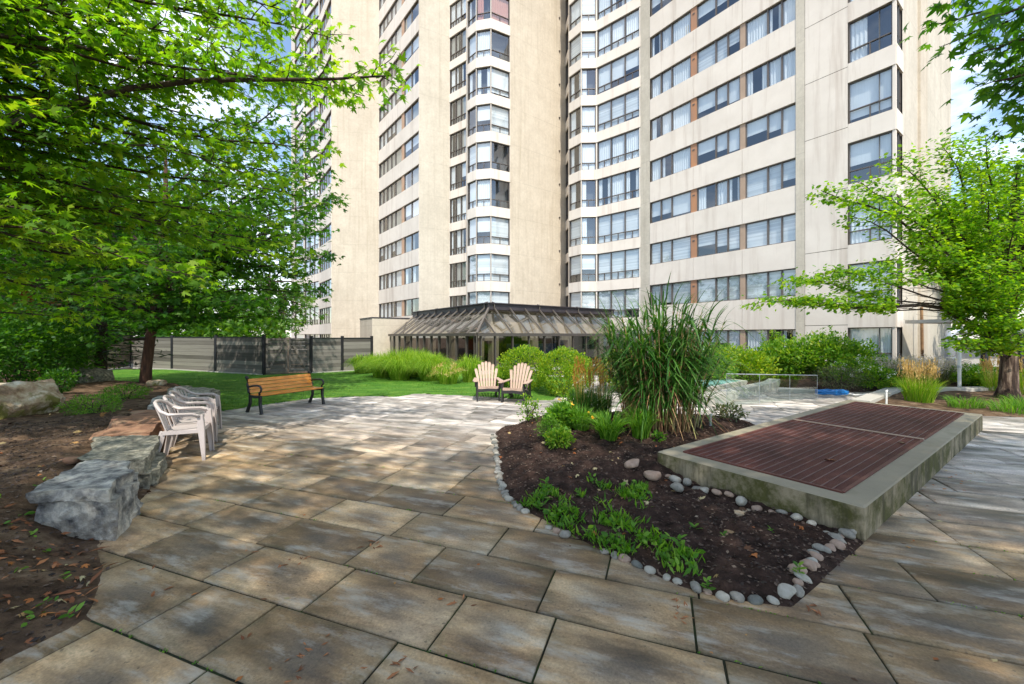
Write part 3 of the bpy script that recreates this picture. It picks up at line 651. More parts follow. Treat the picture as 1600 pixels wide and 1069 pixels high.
# ------------------------------------------------------------------ apartment tower
def s_of(u):
    r = (u-CU)/F; return (14.12-20.16*r)/(.5796+.8149*r)
def L1(u): s = s_of(u); return Vector((14.12, 20.16, 0))+AD*s
def at(u, y): return Vector(((u-CU)/F*y, y, 0))
ST = 2.75; Z1 = 3.68
def tower():
    t = thing('apartment_tower', (10, 30, 0), 'tall beige concrete apartment tower with staggered walls and bronze window bands filling the background', 'building')
    WALL, SPAN, JNT = MB(), MB(), MB(); WIN = []; PANS = []; ROOM = MB(); SILL = MB()
    rnd = random.Random(3)
    def floors(n, dz0, dz1, g=(.42, 2.04)):
        out = [g]
        for k in range(1, n): out.append((Z1+ST*(k-1)+dz0, Z1+ST*(k-1)+1.4+dz1))
        return out
    def frame(P, Q):
        d = (Q-P); L = d.length; d.normalize(); n = Vector((d.y, -d.x, 0)); return d, n, L
    def wallq(P, Q, z0, z1, m=0, off=0.0, mb=None):
        d, n, L = frame(P, Q); o = n*off; Z = Vector((0,0,1)); (mb or WALL).quad(P+o+Z*z0, Q+o+Z*z0, Q+o+Z*z1, P+o+Z*z1, m)
    def band(P, Q, fl, units, top, m_wall=1, proud=.035, joints=True):
        """window strip wall from P to Q; units = [(f0,f1,kind)], fractions along"""
        d, n, L = frame(P, Q); Z = Vector((0,0,1))
        zs = [-.1]+[z for f in fl for z in f]+[top]
        for i in range(0, len(zs), 2):      # spandrels
            z0, z1 = zs[i], zs[i+1]; dep = .22
            js = [0]+([ (units[i][1]+units[i+1][0])/2 for i in range(len(units)-1)] if joints else [])+[1]
            for a, b in zip(js, js[1:]):
                g = .009
                A = P+d*(a*L+(g if a > 0 else 0)); B = P+d*(b*L-(g if b < 1 else 0)); o = n*proud
                SPAN.quad(A+o+Z*z0, B+o+Z*z0, B+o+Z*z1, A+o+Z*z1)
                SPAN.quad(A+o+Z*z1, B+o+Z*z1, B-n*dep+Z*z1, A-n*dep+Z*z1); SPAN.quad(A-n*dep+Z*z0, B-n*dep+Z*z0, B+o+Z*z0, A+o+Z*z0)
                SPAN.quad(A-n*.1+Z*z0, A+o+Z*z0, A+o+Z*z1, A-n*.1+Z*z1); SPAN.quad(B+o+Z*z0, B-n*.1+Z*z0, B-n*.1+Z*z1, B+o+Z*z1)
            wallq(P, Q, z0, z1, 3, -.03)
        for fi, (z0, z1) in enumerate(fl):
            prev = 0
            for ui, (a, b, kind) in enumerate(units):
                if a > prev+.001:
                    A = P+d*prev*L; B = P+d*a*L
                    if prev == 0 : wallq(A, B, z0, z1, 1, 0)
                    else:
                        c = 'orange' if ui % 2 == 1 else 'buffp'
                        pm = MB(); pm.box((A+B)/2-n*.05+Z*((z0+z1)/2), (B-A)/2, n*.02, Z*((z1-z0)/2)); PANS.append((c, pm, (A+B)/2-n*.02+Z*(z0+(z1-z0)*.74), d, n))
                prev = b
                WIN.append((fi, P+d*a*L, P+d*b*L, z0, z1, kind))
            if prev < .999: wallq(P+d*prev*L, Q, z0, z1, 1, 0)
            RD = 1.3 if units[0][2][0] in 'ml' else .55
            ROOM.quad(*[x-n*RD+Z*z for x, z in ((P,z0-.3),(Q,z0-.3),(Q,z1+.3),(P,z1+.3))])
            ROOM.quad(P-n*.2+Z*(z1+.02), Q-n*.2+Z*(z1+.02), Q-n*RD+Z*(z1+.02), P-n*RD+Z*(z1+.02)); ROOM.quad(P-n*.2+Z*(z0-.02), Q-n*.2+Z*(z0-.02), Q-n*RD+Z*(z0-.02), P-n*RD+Z*(z0-.02))
            if RD > 1:
              for e in (P+d*.01, Q-d*.01): ROOM.quad(e-n*.2+Z*z0, e-n*1.3+Z*z0, e-n*1.3+Z*z1, e-n*.2+Z*z1)
    # --- main facade (s from pier to corner)
    def fl_h(y, extra=1): return int((525/F*y+1.7)/ST)+1+extra
    TOPM = 36.0; nM = 12
    c0, c1 = L1(1016), L1(1244)
    Ltot = (c1-c0).length; fr = lambda u: (L1(u)-c0).length/Ltot
    fm = floors(nM, 0, 0, (.66, 2.04))
    band(c0, c1, fm, [(0, fr(1079), 'm1'), (fr(1088), fr(1156), 'm2'), (fr(1164), 1, 'm2')], TOPM)
    # pier right of it, then wall with storey joints, then corner window
    pA, pB = L1(1244), L1(1258)
    wallq(pA, pB, -.1, TOPM, 0, .06); d, n, _ = frame(pA, pB)
    WALL.quad(pA-n*.15+Vector((0,0,-.1)), pA+n*.06+Vector((0,0,-.1)), pA+n*.06+Vector((0,0,TOPM)), pA-n*.15+Vector((0,0,TOPM)))
    pC = L1(1325); zs = [-.1]+[Z1+ST*(k-1)+1.4-.15 for k in range(0, nM+1)]
    zs = [-.1, 2.2]+[2.2+ST*k+.75 for k in range(1, nM)]+[TOPM]
    for z0, z1 in zip(zs, zs[1:]): wallq(pB, pC, z0+.012, z1-.012, 1, .03)
    wallq(pB, pC, -.1, TOPM, 3, 0)
    cor = L1(1400); cb = cor+BD*1.05; end = cor+BD*12.4
    ft = floors(nM, -.6, -.12, (.42, 2.08))
    band(pC, cor, ft, [(0.0, .93, 'c1')], TOPM, joints=False); band(cor, cb, ft, [(.12, 1, 'c2')], TOPM, joints=False)
    # right end wall with a grooved pilaster
    a = cor+BD*3.9; b = cor+BD*5.4
    wallq(cb, a, -.1, TOPM); wallq(a, b, -.1, TOPM, 2, .10); wallq(b, end, -.1, TOPM)
    for e in (a, b):
        WALL.quad(e+Vector((0,0,-.1)), e-AD*.1+Vector((0,0,-.1)), e-AD*.1+Vector((0,0,TOPM)), e+Vector((0,0,TOPM)), 2)
    band(end, end+AD*-.0+(BD*.02+AD*.6), floors(nM, -.6, -.12), [(.3, .9, 'n')], TOPM, joints=False)
    e2 = end+BD*.02+AD*.6; wallq(e2, e2+AD*20, -.1, TOPM)
    # pier left of the main band, bay 2
    q0 = at(1001, 27.75); wallq(q0, c0, -.1, TOPM+5, 0, .02)
    TT = 41.0
    fb = floors(14, -.7, -.08, (.5, 2.1))
    b1, b2, b3 = at(889, 31.1), at(908, 30.05), at(932, 30.0)
    band(b1, b2, fb, [(.03, .97, 'b1')], TT, joints=False); band(b2, b3, fb, [(.03, .97, 'b1')], TT, joints=False); band(b3, q0, fb, [(.02, .97, 'b3')], TT, joints=False)
    k0 = at(884, 34.0); k1 = at(888.5, 32.9)
    band(k0, k1, fb, [(0.0, .9, 'n')], TT, joints=False); wallq(k1+AD*.0, b1, -.1, TT, 1)
    # big plain wall, bay 1
    w0 = at(797, 30.5); wallq(w0, k0, -.1, TT, 2)
    m0, m1, m2 = at(730.5, 30.75), at(744, 30.0), at(767, 29.75)
    band(m0, m1, fb, [(.03, .97, 'b1')], TT, joints=False); band(m1, m2, fb, [(.02, .98, 'b2')], TT, joints=False); band(m2, w0, fb, [(.02, .98, 'b4')], TT, joints=False)
    n0, n1 = at(702.5, 34.6), at(729, 33.3)
    fn = floors(14, -.66, 0, (.5, 2.1))
    band(n0, n1, fn, [(.02, .97, 'n3')], TT, joints=False); wallq(n1, m0, -.1, TT, 1)
    # plain wall + second window band + plain wall
    o0 = at(655, 33.4); wallq(o0, n0, -.1, TT, 0)
    TL = 50.0; p0 = at(592, 40.1)
    band(p0, o0, floors(17, -.25, -.22, (.7, 1.9)), [(.01, .60, 'l4'), (.66, .99, 'l2')], TL); 
    r0 = at(518, 39.6); wallq(r0, p0, -.1, TL, 2)
    s0 = at(499, 43.6); band(s0, r0, floors(17, -.75, -.5, (.5, 1.9)), [(.02, .98, 'l4')], TL)
    s1, s2, s3 = at(475, 46.6), at(460, 49.5), at(455, 52)
    band(s1, s0, floors(17, -.75, -.2, (.5, 1.9)), [(.05, .95, 'b3')], TL); band(s2, s1, floors(17, -.75, -.2, (.5, 1.9)), [(.05, .95, 'b2')], TL); wallq(s3, s2, -.1, TL, 1)
    # roof parapet caps and back walls close the block
    pts = [s3, s2, s1, s0, r0, p0, o0]
    back = [Vector((42, 62, 0)), Vector((-14, 78, 0))]
    wallq(e2+AD*20, back[0], -.1, TOPM); wallq(back[0], back[1], -.1, TL); wallq(back[1], s3, -.1, TL)
    for (A, B, z) in ((s3, o0, TL), (o0, q0, TT), (q0, end, TOPM)):
        WALL.quad(A+Vector((0,0,z)), B+Vector((0,0,z)), back[0]+Vector((0,0,z)), back[1]+Vector((0,0,z)), 0)
    WALL.build('wall', ['wall', 'span', 'wallb', 'kerb'], t); SPAN.build('spandrel', 'span', t); ROOM.build('interior', 'room', t)
    for k, pm, c, d, n in PANS:
        po = pm.build('infill_panel', 'orangep' if k == 'orange' and c.x < -3 else k, t)
        if k == 'orange' and c.x > -3: g = MB(); g.box(c, d*.07, n*.012, Vector((0,0,.035))); g.build('grille', 'frame', po, org=t.location)
    # vent stubs in the plain wall beside bay 2
    ax = (k0-w0).normalized(); nn = Vector((ax.y, -ax.x, 0))
    for k in range(1, 13):
        c = k0-ax*.75+Vector((0,0,Z1+ST*(k-1)-.45)); mb = MB(); mb.tube([c-nn*.05, c+nn*.07], .07, 8); mb.build('vent_pipe', 'frame', t)
    # ---- windows
    LAY = {'m1': ([.8,.8,1.35], 0), 'm2': ([1.35,.8,.8], 0), 'c1': ([1,1], .32), 'c2': ([1], .32), 'b1': ([1], .27), 'b2': ([1], .27), 'b3': ([1,1,1], .27), 'b4': ([1], .27), 'n': ([1], .27), 'n3': ([1,1,1], .27), 'l4': ([.8,.8,.8,.8,1.2], 0), 'l2': ([1,1], 0)}
    LAY['c1'] = ([1], .32)
    def dkey(w):
        m = (w[1]+w[2])/2; z = (w[3]+w[4])/2; vis = z < EYE+HZ/F*m.y+.3
        return (0 if vis else 1, (m.length**2)/max(.2, (w[2]-w[1]).length))
    WIN.sort(key=dkey)
    def one(w, fm, gm, cm):
        fi, A, B, z0, z1, kind = w; d, n, L = frame(A, B); Z = Vector((0,0,1)); ws, hop = LAY[kind]
        tot = sum(ws); fw = .045 if L > 1 else .03; off = -.10
        cm_pick = rnd.random(); k = kind[0]
        # frame: outer rails, mullions
        def bar(a, b, za, zb, t=.05):
            c = A+d*((a+b)/2)+n*off+Z*((za+zb)/2); fm.box(c, d*((b-a)/2), n*t, Z*((zb-za)/2))
        bar(0, L, z0, z0+fw, .06); bar(0, L, z1-fw, z1, .06); bar(0, fw, z0+fw, z1-fw); bar(L-fw, L, z0+fw, z1-fw)
        x = 0; zh = z0+(z1-z0)*hop if hop else None; xs = [0]
        for q in ws: x += q/tot*L; xs.append(x)
        for x in xs[1:-1]: bar(x-fw*.7, x+fw*.7, z0+fw, z1-fw, .055)
        if hop: bar(fw, L-fw, zh-fw/2, zh+fw/2, .045)
        if hop:
            for i in range(len(xs)-1):
                if xs[i+1]-xs[i] > .5: bar((xs[i]+xs[i+1])/2-.02, (xs[i]+xs[i+1])/2+.02, z0+fw, zh-fw/2, .04)
        for i in range(len(xs)-1):
            zc = [z0, zh, z1] if hop else [z0, z1]
            for za, zb in zip(zc, zc[1:]):
                o = off-.005; a, b = xs[i], xs[i+1]; t1, t2 = rnd.gauss(0,.004), rnd.gauss(0,.004); pt = lambda x_, z_, e: A+d*x_+Z*z_+n*(o+e)
                gm.quad(pt(a,za,-t1-t2), pt(b,za,t1-t2), pt(b,zb,t1+t2), pt(a,zb,-t1+t2), 0)
        # curtains and blinds, one style per flat
        style = rnd.random()
        base = {'l': .55, 'm': .0}.get(k, 0)
        for i in range(len(xs)-1):
            a, b = xs[i]+.03, xs[i+1]-.03; cz0, cz1 = z0+.04, z1-.03; oo = off-.07-.02*(i % 2)
            r = rnd.random()
            if k == 'l' or kind == 'n3': mat = 1 if style < .7 else 0
            elif fi in (1, 2) and k in 'mb' or style < .22: mat = 4
            else: mat = 0
            if kind == 'n' : continue
            if kind in ('b2','b4') and fi == 9: mat = 2
            if kind == 'm1' and fi == 7 and i == 2:
                c = A+d*(a+.25)+n*(off-.08); cm.quad(*[A+d*x_+n*(off-.08)+Z*z_ for x_, z_ in ((b-.5,z0+.1),(b-.05,z0+.1),(b-.05,z0+.7),(b-.5,z0+.7))], 3)
            if r < .06 and mat not in (2, 4): continue                 # bare pane
            if mat == 4 or (style > .45 and style < .68 and mat != 2):                # roller blind, lowered part way
                low = cz0 if mat == 4 and rnd.random() < .7 else cz0+(cz1-cz0)*rnd.choice([0,.1,.3,.45])
                p = A+n*oo; cm.quad(p+d*a+Z*low, p+d*b+Z*low, p+d*b+Z*cz1, p+d*a+Z*cz1, mat if mat == 4 else 0)
            else:                                                       # gathered curtain: zigzag folds
                spans = [(a, b)] if r < .62 else ([(a, a+(b-a)*rnd.uniform(.3,.5))] if r < .8 else [(a, a+(b-a)*.28), (b-(b-a)*.28, b)])
                for (e, f) in spans:
                    m = max(3, int((f-e)/.07)); prev = None
                    for j in range(m+1):
                        q = A+d*(e+(f-e)*j/m)+n*(oo+(.022 if j % 2 else -.022)+rnd.uniform(-.01,.01))
                        if prev is not None: cm.quad(prev+Z*cz0, q+Z*cz0, q+Z*cz1, prev+Z*cz1, mat)
                        prev = q
    MS = ['cur_w', 'cur_g', 'cur_o', 'cur_y', 'blind']
    for w in WIN[:100]:
        f, g, c = MB(), MB(), MB(); one(w, f, g, c)
        fo = f.build('window', 'frame', t); g.build('pane', 'glass', fo, org=t.location)
        if c.v: c.build('curtain', MS, fo, org=t.location)
    f, g, c = MB(), MB(), MB()
    for w in WIN[100:]: one(w, f, g, c)
    i = len(f.v); rest = MB(); rest.v = f.v[:]; rest.f = f.f[:]; rest.m = [0]*len(f.f)
    for src, m0 in ((g, 1), (c, 2)):
        i = len(rest.v); rest.v += src.v; rest.f += [tuple(k+i for k in q) for q in src.f]; rest.m += [m0+m for m in src.m]
    tag(rest.build('more_windows', ['frame', 'glass']+MS, t), kind='stuff')
    # rusty leader pipe at the right end wall
    e = Vector((cor.x, cor.y, 0))+BD*2.9-AD*.12; 
    mb = MB(); p = lambda u, v, y=18.6: W(u, v, y)
    mb.tube([p(1440,480), p(1441,555), p(1443,563), p(1450,590)], .055, 8); mb.build('leader_pipe', 'rust', t)
tower()

# ------------------------------------------------------------------ glass pavilion (atrium)
def pavilion():
    C0 = Vector((-1.56, 18.0, 0)); t = thing('glass_pavilion', C0, 'low glass-walled pavilion with sloping bronze-framed skylight roof in front of the tower', 'pavilion')
    Z = Vector((0,0,1)); EH = 1.74; RH = 3.08; INS = 1.65
    LA, LB = 11.6, 11.0
    A1 = C0+AD*LA; B1 = C0+BD*LB; I0 = C0+(AD+BD)*INS; IA = A1+BD*INS; IB = B1+AD*INS
    nA, nB = -BD, -AD
    def mull(p, n, h=EH, nm='mullion'): mb = MB(); mb.box(p+Z*(h/2)-n*.03, Vector((n.y,-n.x,0))*.028, n*.06, Z*(h/2)); mb.build(nm, 'mull', t)
    for (S, E, n, D, L) in ((C0, A1, nA, AD, LA), (C0, B1, nB, BD, LB)):
        m = MB(); m.quad(S-n*.04+Z*.1, E-n*.04+Z*.1, E-n*.04+Z*EH, S-n*.04+Z*EH); m.build('wall_glass', 'pglass', t)
        m = MB(); m.beam(S+Z*EH+n*.02, E+Z*EH+n*.02, .16, .10); m.beam(S+Z*(EH+.07)+n*.06, E+Z*(EH+.07)+n*.06, .06, .04); m.build('eave_beam', 'mull', t)
        m = MB(); m.beam(S+Z*.06, E+Z*.06, .18, .16); m.build('sill', 'kerbl', t)
        k = int(L/.98)
        for i in range(1, k+1): mull(S+D*(i*.98), n)
        mull(S+D*.22, n)
    mull(C0, (nA+nB).normalized())
    for (S, E, S2, E2, n, L) in ((C0, A1, I0, IA, nA, LA), (C0, B1, I0, IB, nB, LB)):
        m = MB(); e = Z*.05; m.quad(S+Z*EH+e, E+Z*EH+e, E2+Z*RH-e, S2+Z*RH-e); m.build('roof_glass', 'rglass', t)
        D = (E-S).normalized(); k = int(L/.98)
        for i in range(1, k+1):
            a = S+D*(i*.98)+Z*(EH+.07); b = a-n*INS+Z*(RH-EH)
            if (b-S2).dot(D) < 0:
                f = (i*.98)/INS; b = a+(b-a)*f
            mb = MB(); mb.beam(a, b, .032, .07); mb.build('rafter', 'rafter', t)
            if i % 3 == 2:
                mb = MB(); h = b+Z*.18-n*.0; mb.tube([b+n*.05, b+n*.06+Z*.12, b+Z*.24+n*.02, b-n*.15+Z*.27], .03, 6); mb.build('drain_hook', 'rafter', t)
    mb = MB(); mb.beam(C0+Z*(EH+.07), I0+Z*(RH), .09, .11); mb.build('hip_rafter', 'rafter', t)
    # dark fascia ring and flat roof behind
    mb = MB()
    for (S, E, n) in ((I0, IA, nA), (I0, IB, nB)):
        mb.beam(S+Z*(RH+.10)-n*.1, E+Z*(RH+.10)-n*.1, .24, .30); mb.beam(S+Z*(RH+.27)-n*.06, E+Z*(RH+.27)-n*.06, .34, .05)
    mb.build('fascia', 'fascia', t)
    mb = MB(); mb.quad(I0+Z*(RH+.2), IB+Z*(RH+.2), IB+AD*7.5+Z*(RH+.2), I0+(AD+BD)*7.5+Z*(RH+.2)); mb.quad(I0+Z*(RH+.2), I0+(AD+BD)*7.5+Z*(RH+.2), IA+BD*5+Z*(RH+.2), IA+Z*(RH+.2)); mb.build('flat_roof', 'shing', t)
    # interior: floor, tan columns with brackets, tan soffit upstand, pool glimpses, dark far wall
    mb = MB(); mb.quad(C0+Z*.02, B1+Z*.02, B1+AD*9+Z*.02, A1+BD*6+Z*.02); mb.build('floor', 'inner', t)
    for D, n, L in ((AD, nA, LA), (BD, nB, LB)):
        mb = MB(); S = C0-n*2.0+D*2.0; mb.quad(S+Z*1.75, S+D*(L-2)+Z*1.75, S+D*(L-2)+Z*3.2, S+Z*3.2); mb.build('tan_upstand', 'inner', t)
    mb = MB(); S = C0+(AD+BD)*2.0; mb.quad(S+Z*1.75, S+BD*(LB-2)+Z*1.75, S+BD*(LB-2)+AD*4+Z*1.75, S+(AD+BD)*4+Z*1.75); mb.build('soffit', 'inner', t)
    for i in range(5):
        c = C0+AD*1.9+BD*(2.1+i*2.6); mb = MB(); mb.box(c+Z*.9, BD*.2, AD*.2, Z*.9); mb.quad(c-AD*.22+Z*1.2+BD*.2, c-AD*.22+Z*1.75+BD*.2, c-AD*.22+Z*1.75+BD*.2, c-AD*.22+Z*1.2+BD*.2) if False else mb.box(c+Z*1.6-BD*.3, BD*.35, AD*.19, Z*.14); mb.build('column', 'inner', t)
    for i in range(3):
        c = C0+BD*1.9+AD*(3+i*3); mb = MB(); mb.box(c+Z*.9, BD*.2, AD*.2, Z*.9); mb.build('column', 'inner', t)
    mb = MB(); S = C0+(AD+BD)*4.2; mb.quad(S, S+BD*(LB-3), S+BD*(LB-3)+Z*1.75, S+Z*1.75); mb.quad(S, S+AD*(LA-3), S+AD*(LA-3)+Z*1.75, S+Z*1.75); mb.build('rear_wall', 'green', t)
    mb = MB(); mb.box(C0+AD*3.2+BD*5.6+Z*.7, BD*1.5, AD*.4, Z*.55); mb.build('pool_liner', 'bluep', t)
    mb = MB(); q = A1+Z*0; mb.quad(A1+Z*.0, A1+BD*5, A1+BD*5+Z*RH, A1+BD*INS+Z*RH); mb.quad(A1, A1+BD*INS+Z*RH, A1+BD*INS*.5+Z*(EH+RH)/2, A1+Z*EH); mb.build('end_wall', 'inner', t)
    # beige annex box at the left end
    ax0 = at(584, 21.0); a2 = at(652, 22.5)
    d = BD; P = at(581.5, 27.5); L = 5.2; n = -AD
    mb = MB(); H = 2.92
    mb.box(P+AD*1.5+BD*L/2+Z*(H/2), BD*L/2, AD*1.5, Z*H/2); mb.build('annex_wall', 'wallb', t)
    mb = MB(); mb.box(P+AD*1.5+BD*L/2+Z*(H+.03), BD*(L/2+.03), AD*1.53, Z*.035); mb.build('annex_coping', 'fascia', t)
pavilion()

# ------------------------------------------------------------------ fences and gate
def fence(pts, zt, z0, mat, label, cap=True, skip_first=False, posts=True, pw=.055):
    t = thing('fence', pts[0], label, 'fence', 'board fences round the garden'); pts = [Vector((p[0], p[1], 0)) for p in pts]; Z = Vector((0,0,1))
    for a, b in zip(pts, pts[1:]):
        mb = MB(); d = (b-a).normalized(); n = Vector((d.y,-d.x,0)); k = 9; bh = (zt-z0-.06)/k
        for i in range(k):
            z = z0+.03+bh*(i+.5); mb.box((a+b)/2+Z*z+n*random.uniform(-.004,.004), (b-a)/2-d*.02, n*.012, Z*(bh/2-.005))
        mb.quad(a-n*.006+Z*z0, b-n*.006+Z*z0, b-n*.006+Z*(zt-.03), a-n*.006+Z*(zt-.03))
        mb.build('board_panel', mat, t, rnd=[r_ for _ in range(k) for r_ in [random.random()]*6]+[0.0])
        if cap: mb = MB(); mb.beam(a+Z*(zt-.02), b+Z*(zt-.02), .06, .04); mb.build('cap_rail', 'post', t)
    for p in pts[1 if skip_first else 0:]:
        mb = MB(); mb.box(p+Z*(zt/2+.03), (pw,0,0), (0,pw,0), Z*(zt/2+.05)); mb.build('post', 'post', t)
    mb = MB()
    for a, b in zip(pts, pts[1:]): mb.beam(a+Z*.02, b+Z*.02, .14, .10)
    mb.build('concrete_footing', 'kerbl', t)
    return t
g0, g1 = Vector((-10.67,17.45,0)), Vector((-9.06,18.3,0))
fence([g1, Vector((-8.03,19.2,0)), Vector((-6.95,20.1,0))], 1.62, .05, 'board', 'grey board fence with black posts between the gate and the beige wall')
fence([Vector((-20.3,21.6,0)), Vector((-16.9,20.2,0)), Vector((-13.75,18.85,0)), g0], 1.66, .05, 'board', 'long grey board fence behind the lawn left of the gate')
fence([Vector((-20.3,21.6,0)), Vector((-19.2,18.0,0)), Vector((-18.8,14.8,0)), Vector((-18.4,11.6,0)), Vector((-18,8.4,0)), Vector((-17.6,5.2,0))], 1.75, .35, 'board2', 'tan board fence behind the shrubs on the far left', skip_first=True)
def gate():
    t = thing('gate', g0, 'double wooden gate with diagonal braces between two black posts', 'gate'); Z = Vector((0,0,1))
    d = (g1-g0).normalized(); n = Vector((d.y,-d.x,0)); L = (g1-g0).length
    for (a, b, s) in ((.07, L/2-.012, 0), (L/2+.012, L-.07, 1)):
        A, B = g0+d*a, g0+d*b; z0, z1 = .10, 1.6
        mb = MB(); bh = (z1-z0)/9
        for i in range(9): mb.box((A+B)/2+Z*(z0+bh*(i+.5))-n*.03, (B-A)/2, n*.01, Z*(bh/2-.004))
        lf_ = mb.build('gate_leaf', 'board', t, rnd=[random.random() for _ in range(9) for _ in range(6)])
        mb = MB(); w = .09
        for p in (A+d*w/2, B-d*w/2): mb.box(p+Z*(z0+z1)/2, d*w/2, n*.018, Z*(z1-z0)/2)
        for z in (z0+w/2, z1-w/2): mb.box((A+B)/2+Z*z, (B-A)/2-d*w, n*.017, Z*w/2)
        mb.build('frame', 'gatew', lf_, org=t.location)
        mb = MB(); p, q = (A+d*w, B-d*w) if s == 0 else (B-d*w, A+d*w); mb.beam(p+Z*(z0+w)+n*.004, q+Z*(z1-w)+n*.004, .03, .09, up=n.cross(q-p+Z*1.3)) if False else mb.sweep([p+Z*(z0+w)+n*.006, q+Z*(z1-w)+n*.006], .09, .03, side=(q-p).normalized().cross(n).normalized()+Vector((0,0,0)) if False else n.cross((q-p+Z*(z1-z0-2*w)).normalized()))
        mb.build('brace', 'gatew', lf_, org=t.location)
        mb = MB(); e = A if s == 0 else B
        for z in (.35, 1.35): mb.box(e+Z*z+n*.03+d*(.05 if s == 0 else -.05), d*.12, n*.008, Z*.025)
        mb.build('hinge', 'post', lf_, org=t.location)
gate()

# ------------------------------------------------------------------ pond, walls, railing, pipe at the right rear
def prism(mb, pts, z0, z1, m=0):
    n = len(pts); i = len(mb.v); mb.v += [(p[0],p[1],z0) for p in pts]+[(p[0],p[1],z1) for p in pts]
    mb.f.append(tuple(i+n+k for k in range(n))); mb.m.append(m)
    for k in range(n): mb.f.append((i+k, i+(k+1)%n, i+n+(k+1)%n, i+n+k)); mb.m.append(m)
def wallseg(pts, w, z, label, name='low_wall'):
    t = MB(); pts = [Vector((p[0],p[1],0)) for p in pts]
    for i, (a, b) in enumerate(zip(pts, pts[1:])):
        d = (b-a).normalized(); e = w/2 if i < len(pts)-2 else 0
        t.beam(a+Vector((0,0,z/2-.02+i*.003)), b+d*e+Vector((0,0,z/2-.02+i*.003)), w, z+.04)
    o = t.build(name, 'kerbl', org=pts[0], bevel=.012); return tag(o, label, 'wall')
wallseg([G(1098,633), G(1203,608), G(1210,603)], .34, .24, 'pale low concrete wall along the pond, left of the glass railing panels')
wallseg([G(1216,612), G(1285,616)], .30, .12, 'short low concrete kerb seen through the glass railing')
wallseg([G(1345,633), G(1398,612.5), G(1500,612.5), Vector((20,12.6,0))], .36, .13, 'L-shaped flat pale kerb behind the far end of the vent')
def pond():
    t = thing('pond', G(1120,603), 'shallow turquoise pond with pale rim seen behind the tall reeds', 'pond'); p = [G(1060,610), G(1104,614), G(1168,601), G(1130,596), G(1060,597)]
    mb = MB(); prism(mb, p, -.02, .14); mb.build('rim', 'kerbl', t)
    c = sum(p, Vector())/5; q = [c+(x-c)*.82 for x in p]; mb = MB(); prism(mb, q, .1, .146); mb.build('water', 'pool', t)
pond()
def railing():
    a, b = G(1135,637), G(1277,622); t = thing('glass_railing', a, 'low frameless glass railing with a thin top rail beyond the reeds', 'railing')
    d = (b-a).normalized(); n = Vector((d.y,-d.x,0)); L = (b-a).length; Z = Vector((0,0,1)); H = .86
    za, zb = .80, .62; k = 3
    for i in range(k):
        p, q = a+d*(L*i/k+.012), a+d*(L*(i+1)/k-.012); h0 = za+(zb-za)*i/k; h1 = za+(zb-za)*(i+1)/k
        mb = MB(); mb.v = [tuple(x) for x in (p+n*.006+Z*.03, q+n*.006+Z*.03, q+n*.006+Z*h1, p+n*.006+Z*h0, p-n*.006+Z*.03, q-n*.006+Z*.03, q-n*.006+Z*h1, p-n*.006+Z*h0)]
        mb.f = [(0,1,2,3),(5,4,7,6),(1,5,6,2),(4,0,3,7)]; mb.m = [0]*4; mb.build('glass_panel', 'rail', t)
    mb = MB(); mb.tube([a+Z*za, b+Z*zb], .010, 8); mb.build('top_rail', 'duct', t)
    for f in (0, .333, .667, 1): mb = MB(); p = a+d*L*f; mb.tube([p, p+Z*(za+(zb-za)*f)], .004, 6); mb.build('seam_post', 'duct', t)
MT['rail'] = glassmat('clear_rail_glass', (.93,.97,.95), .08)
railing()
def hose():
    c = G(1300,619); t = MB(); pts = []
    for i in range(150):
        a = i*.33; r = .34+.05*math.sin(i*.9); pts.append((c.x+r*1.15*math.cos(a), c.y+r*.5*math.sin(a), .06+i*.0007+.012*math.sin(i*2.1)))
    t.tube(pts, .019, 6); o = t.build('garden_hose', 'hose', org=c, smooth=True); tag(o, 'coiled blue garden hose lying at the foot of the shrubs', 'hose')
    t = MB(); pts = [(c.x+.35+i*.14, c.y+.03*math.sin(i*1.3)-.02*i, .05+.02*math.sin(i*2)) for i in range(9)]; t.tube(pts, .02, 6); o = t.build('white_hose', 'wpaint', org=c, smooth=True); tag(o, 'length of pale hose trailing right from the blue coil', 'hose')
hose()
def small_post(u, v, h, r, mat, label, head=True):
    p = G(u, v); t = thing('garden_stake' if not head else 'stake_light', p, label, 'stake'); mb = MB(); mb.tube([p, p+Vector((0,0,h))], r, 8); mb.build('stem', mat, t)
    mb = MB(); mb.tube([p+Vector((0,0,h)), p+Vector((0,0,h+.02)), p+Vector((.03,0,h+.05))], [r*1.2, r*1.3, r*.6], 8); mb.build('cap', mat, t)
small_post(1110, 678, .30, .022, 'duct', 'grey metal stake light at the foot of the tall reeds')
small_post(1385, 634, .33, .02, 'wpaint', 'slim white stake behind the far rim of the vent', False)
def duct():
    t = thing('duct_pipe', G(1484,596), 'fat silver pipe rising and bending to the right in front of the tower corner', 'pipe'); y = 15.0
    mb = MB(); mb.tube([W(1484,600,y), W(1484,527,y), W(1486,521,y), W(1492,518,y), W(1500,517,y), W(1550,517,y), W(1640,516,y)], .15, 12); mb.build('pipe', 'duct', t, smooth=True)
    mb = MB()
    for v in (560, 530): p = W(1484,v,y); mb.tube([p, p+Vector((0,0,.05))], .165, 12)
    mb.build('clamp', 'duct', t)
    t = thing('white_post', G(1499,604), 'slim white standpipe in front of the fat silver pipe', 'pipe'); mb = MB(); mb.tube([W(1499,612,12.8), W(1499,528,12.8)], .045, 8); mb.build('shaft', 'wpaint', t)
    mb = MB(); p = W(1499,575,12.8); mb.tube([p, p+Vector((0,0,.08))], .06, 8); mb.build('collar', 'duct', t)
duct()
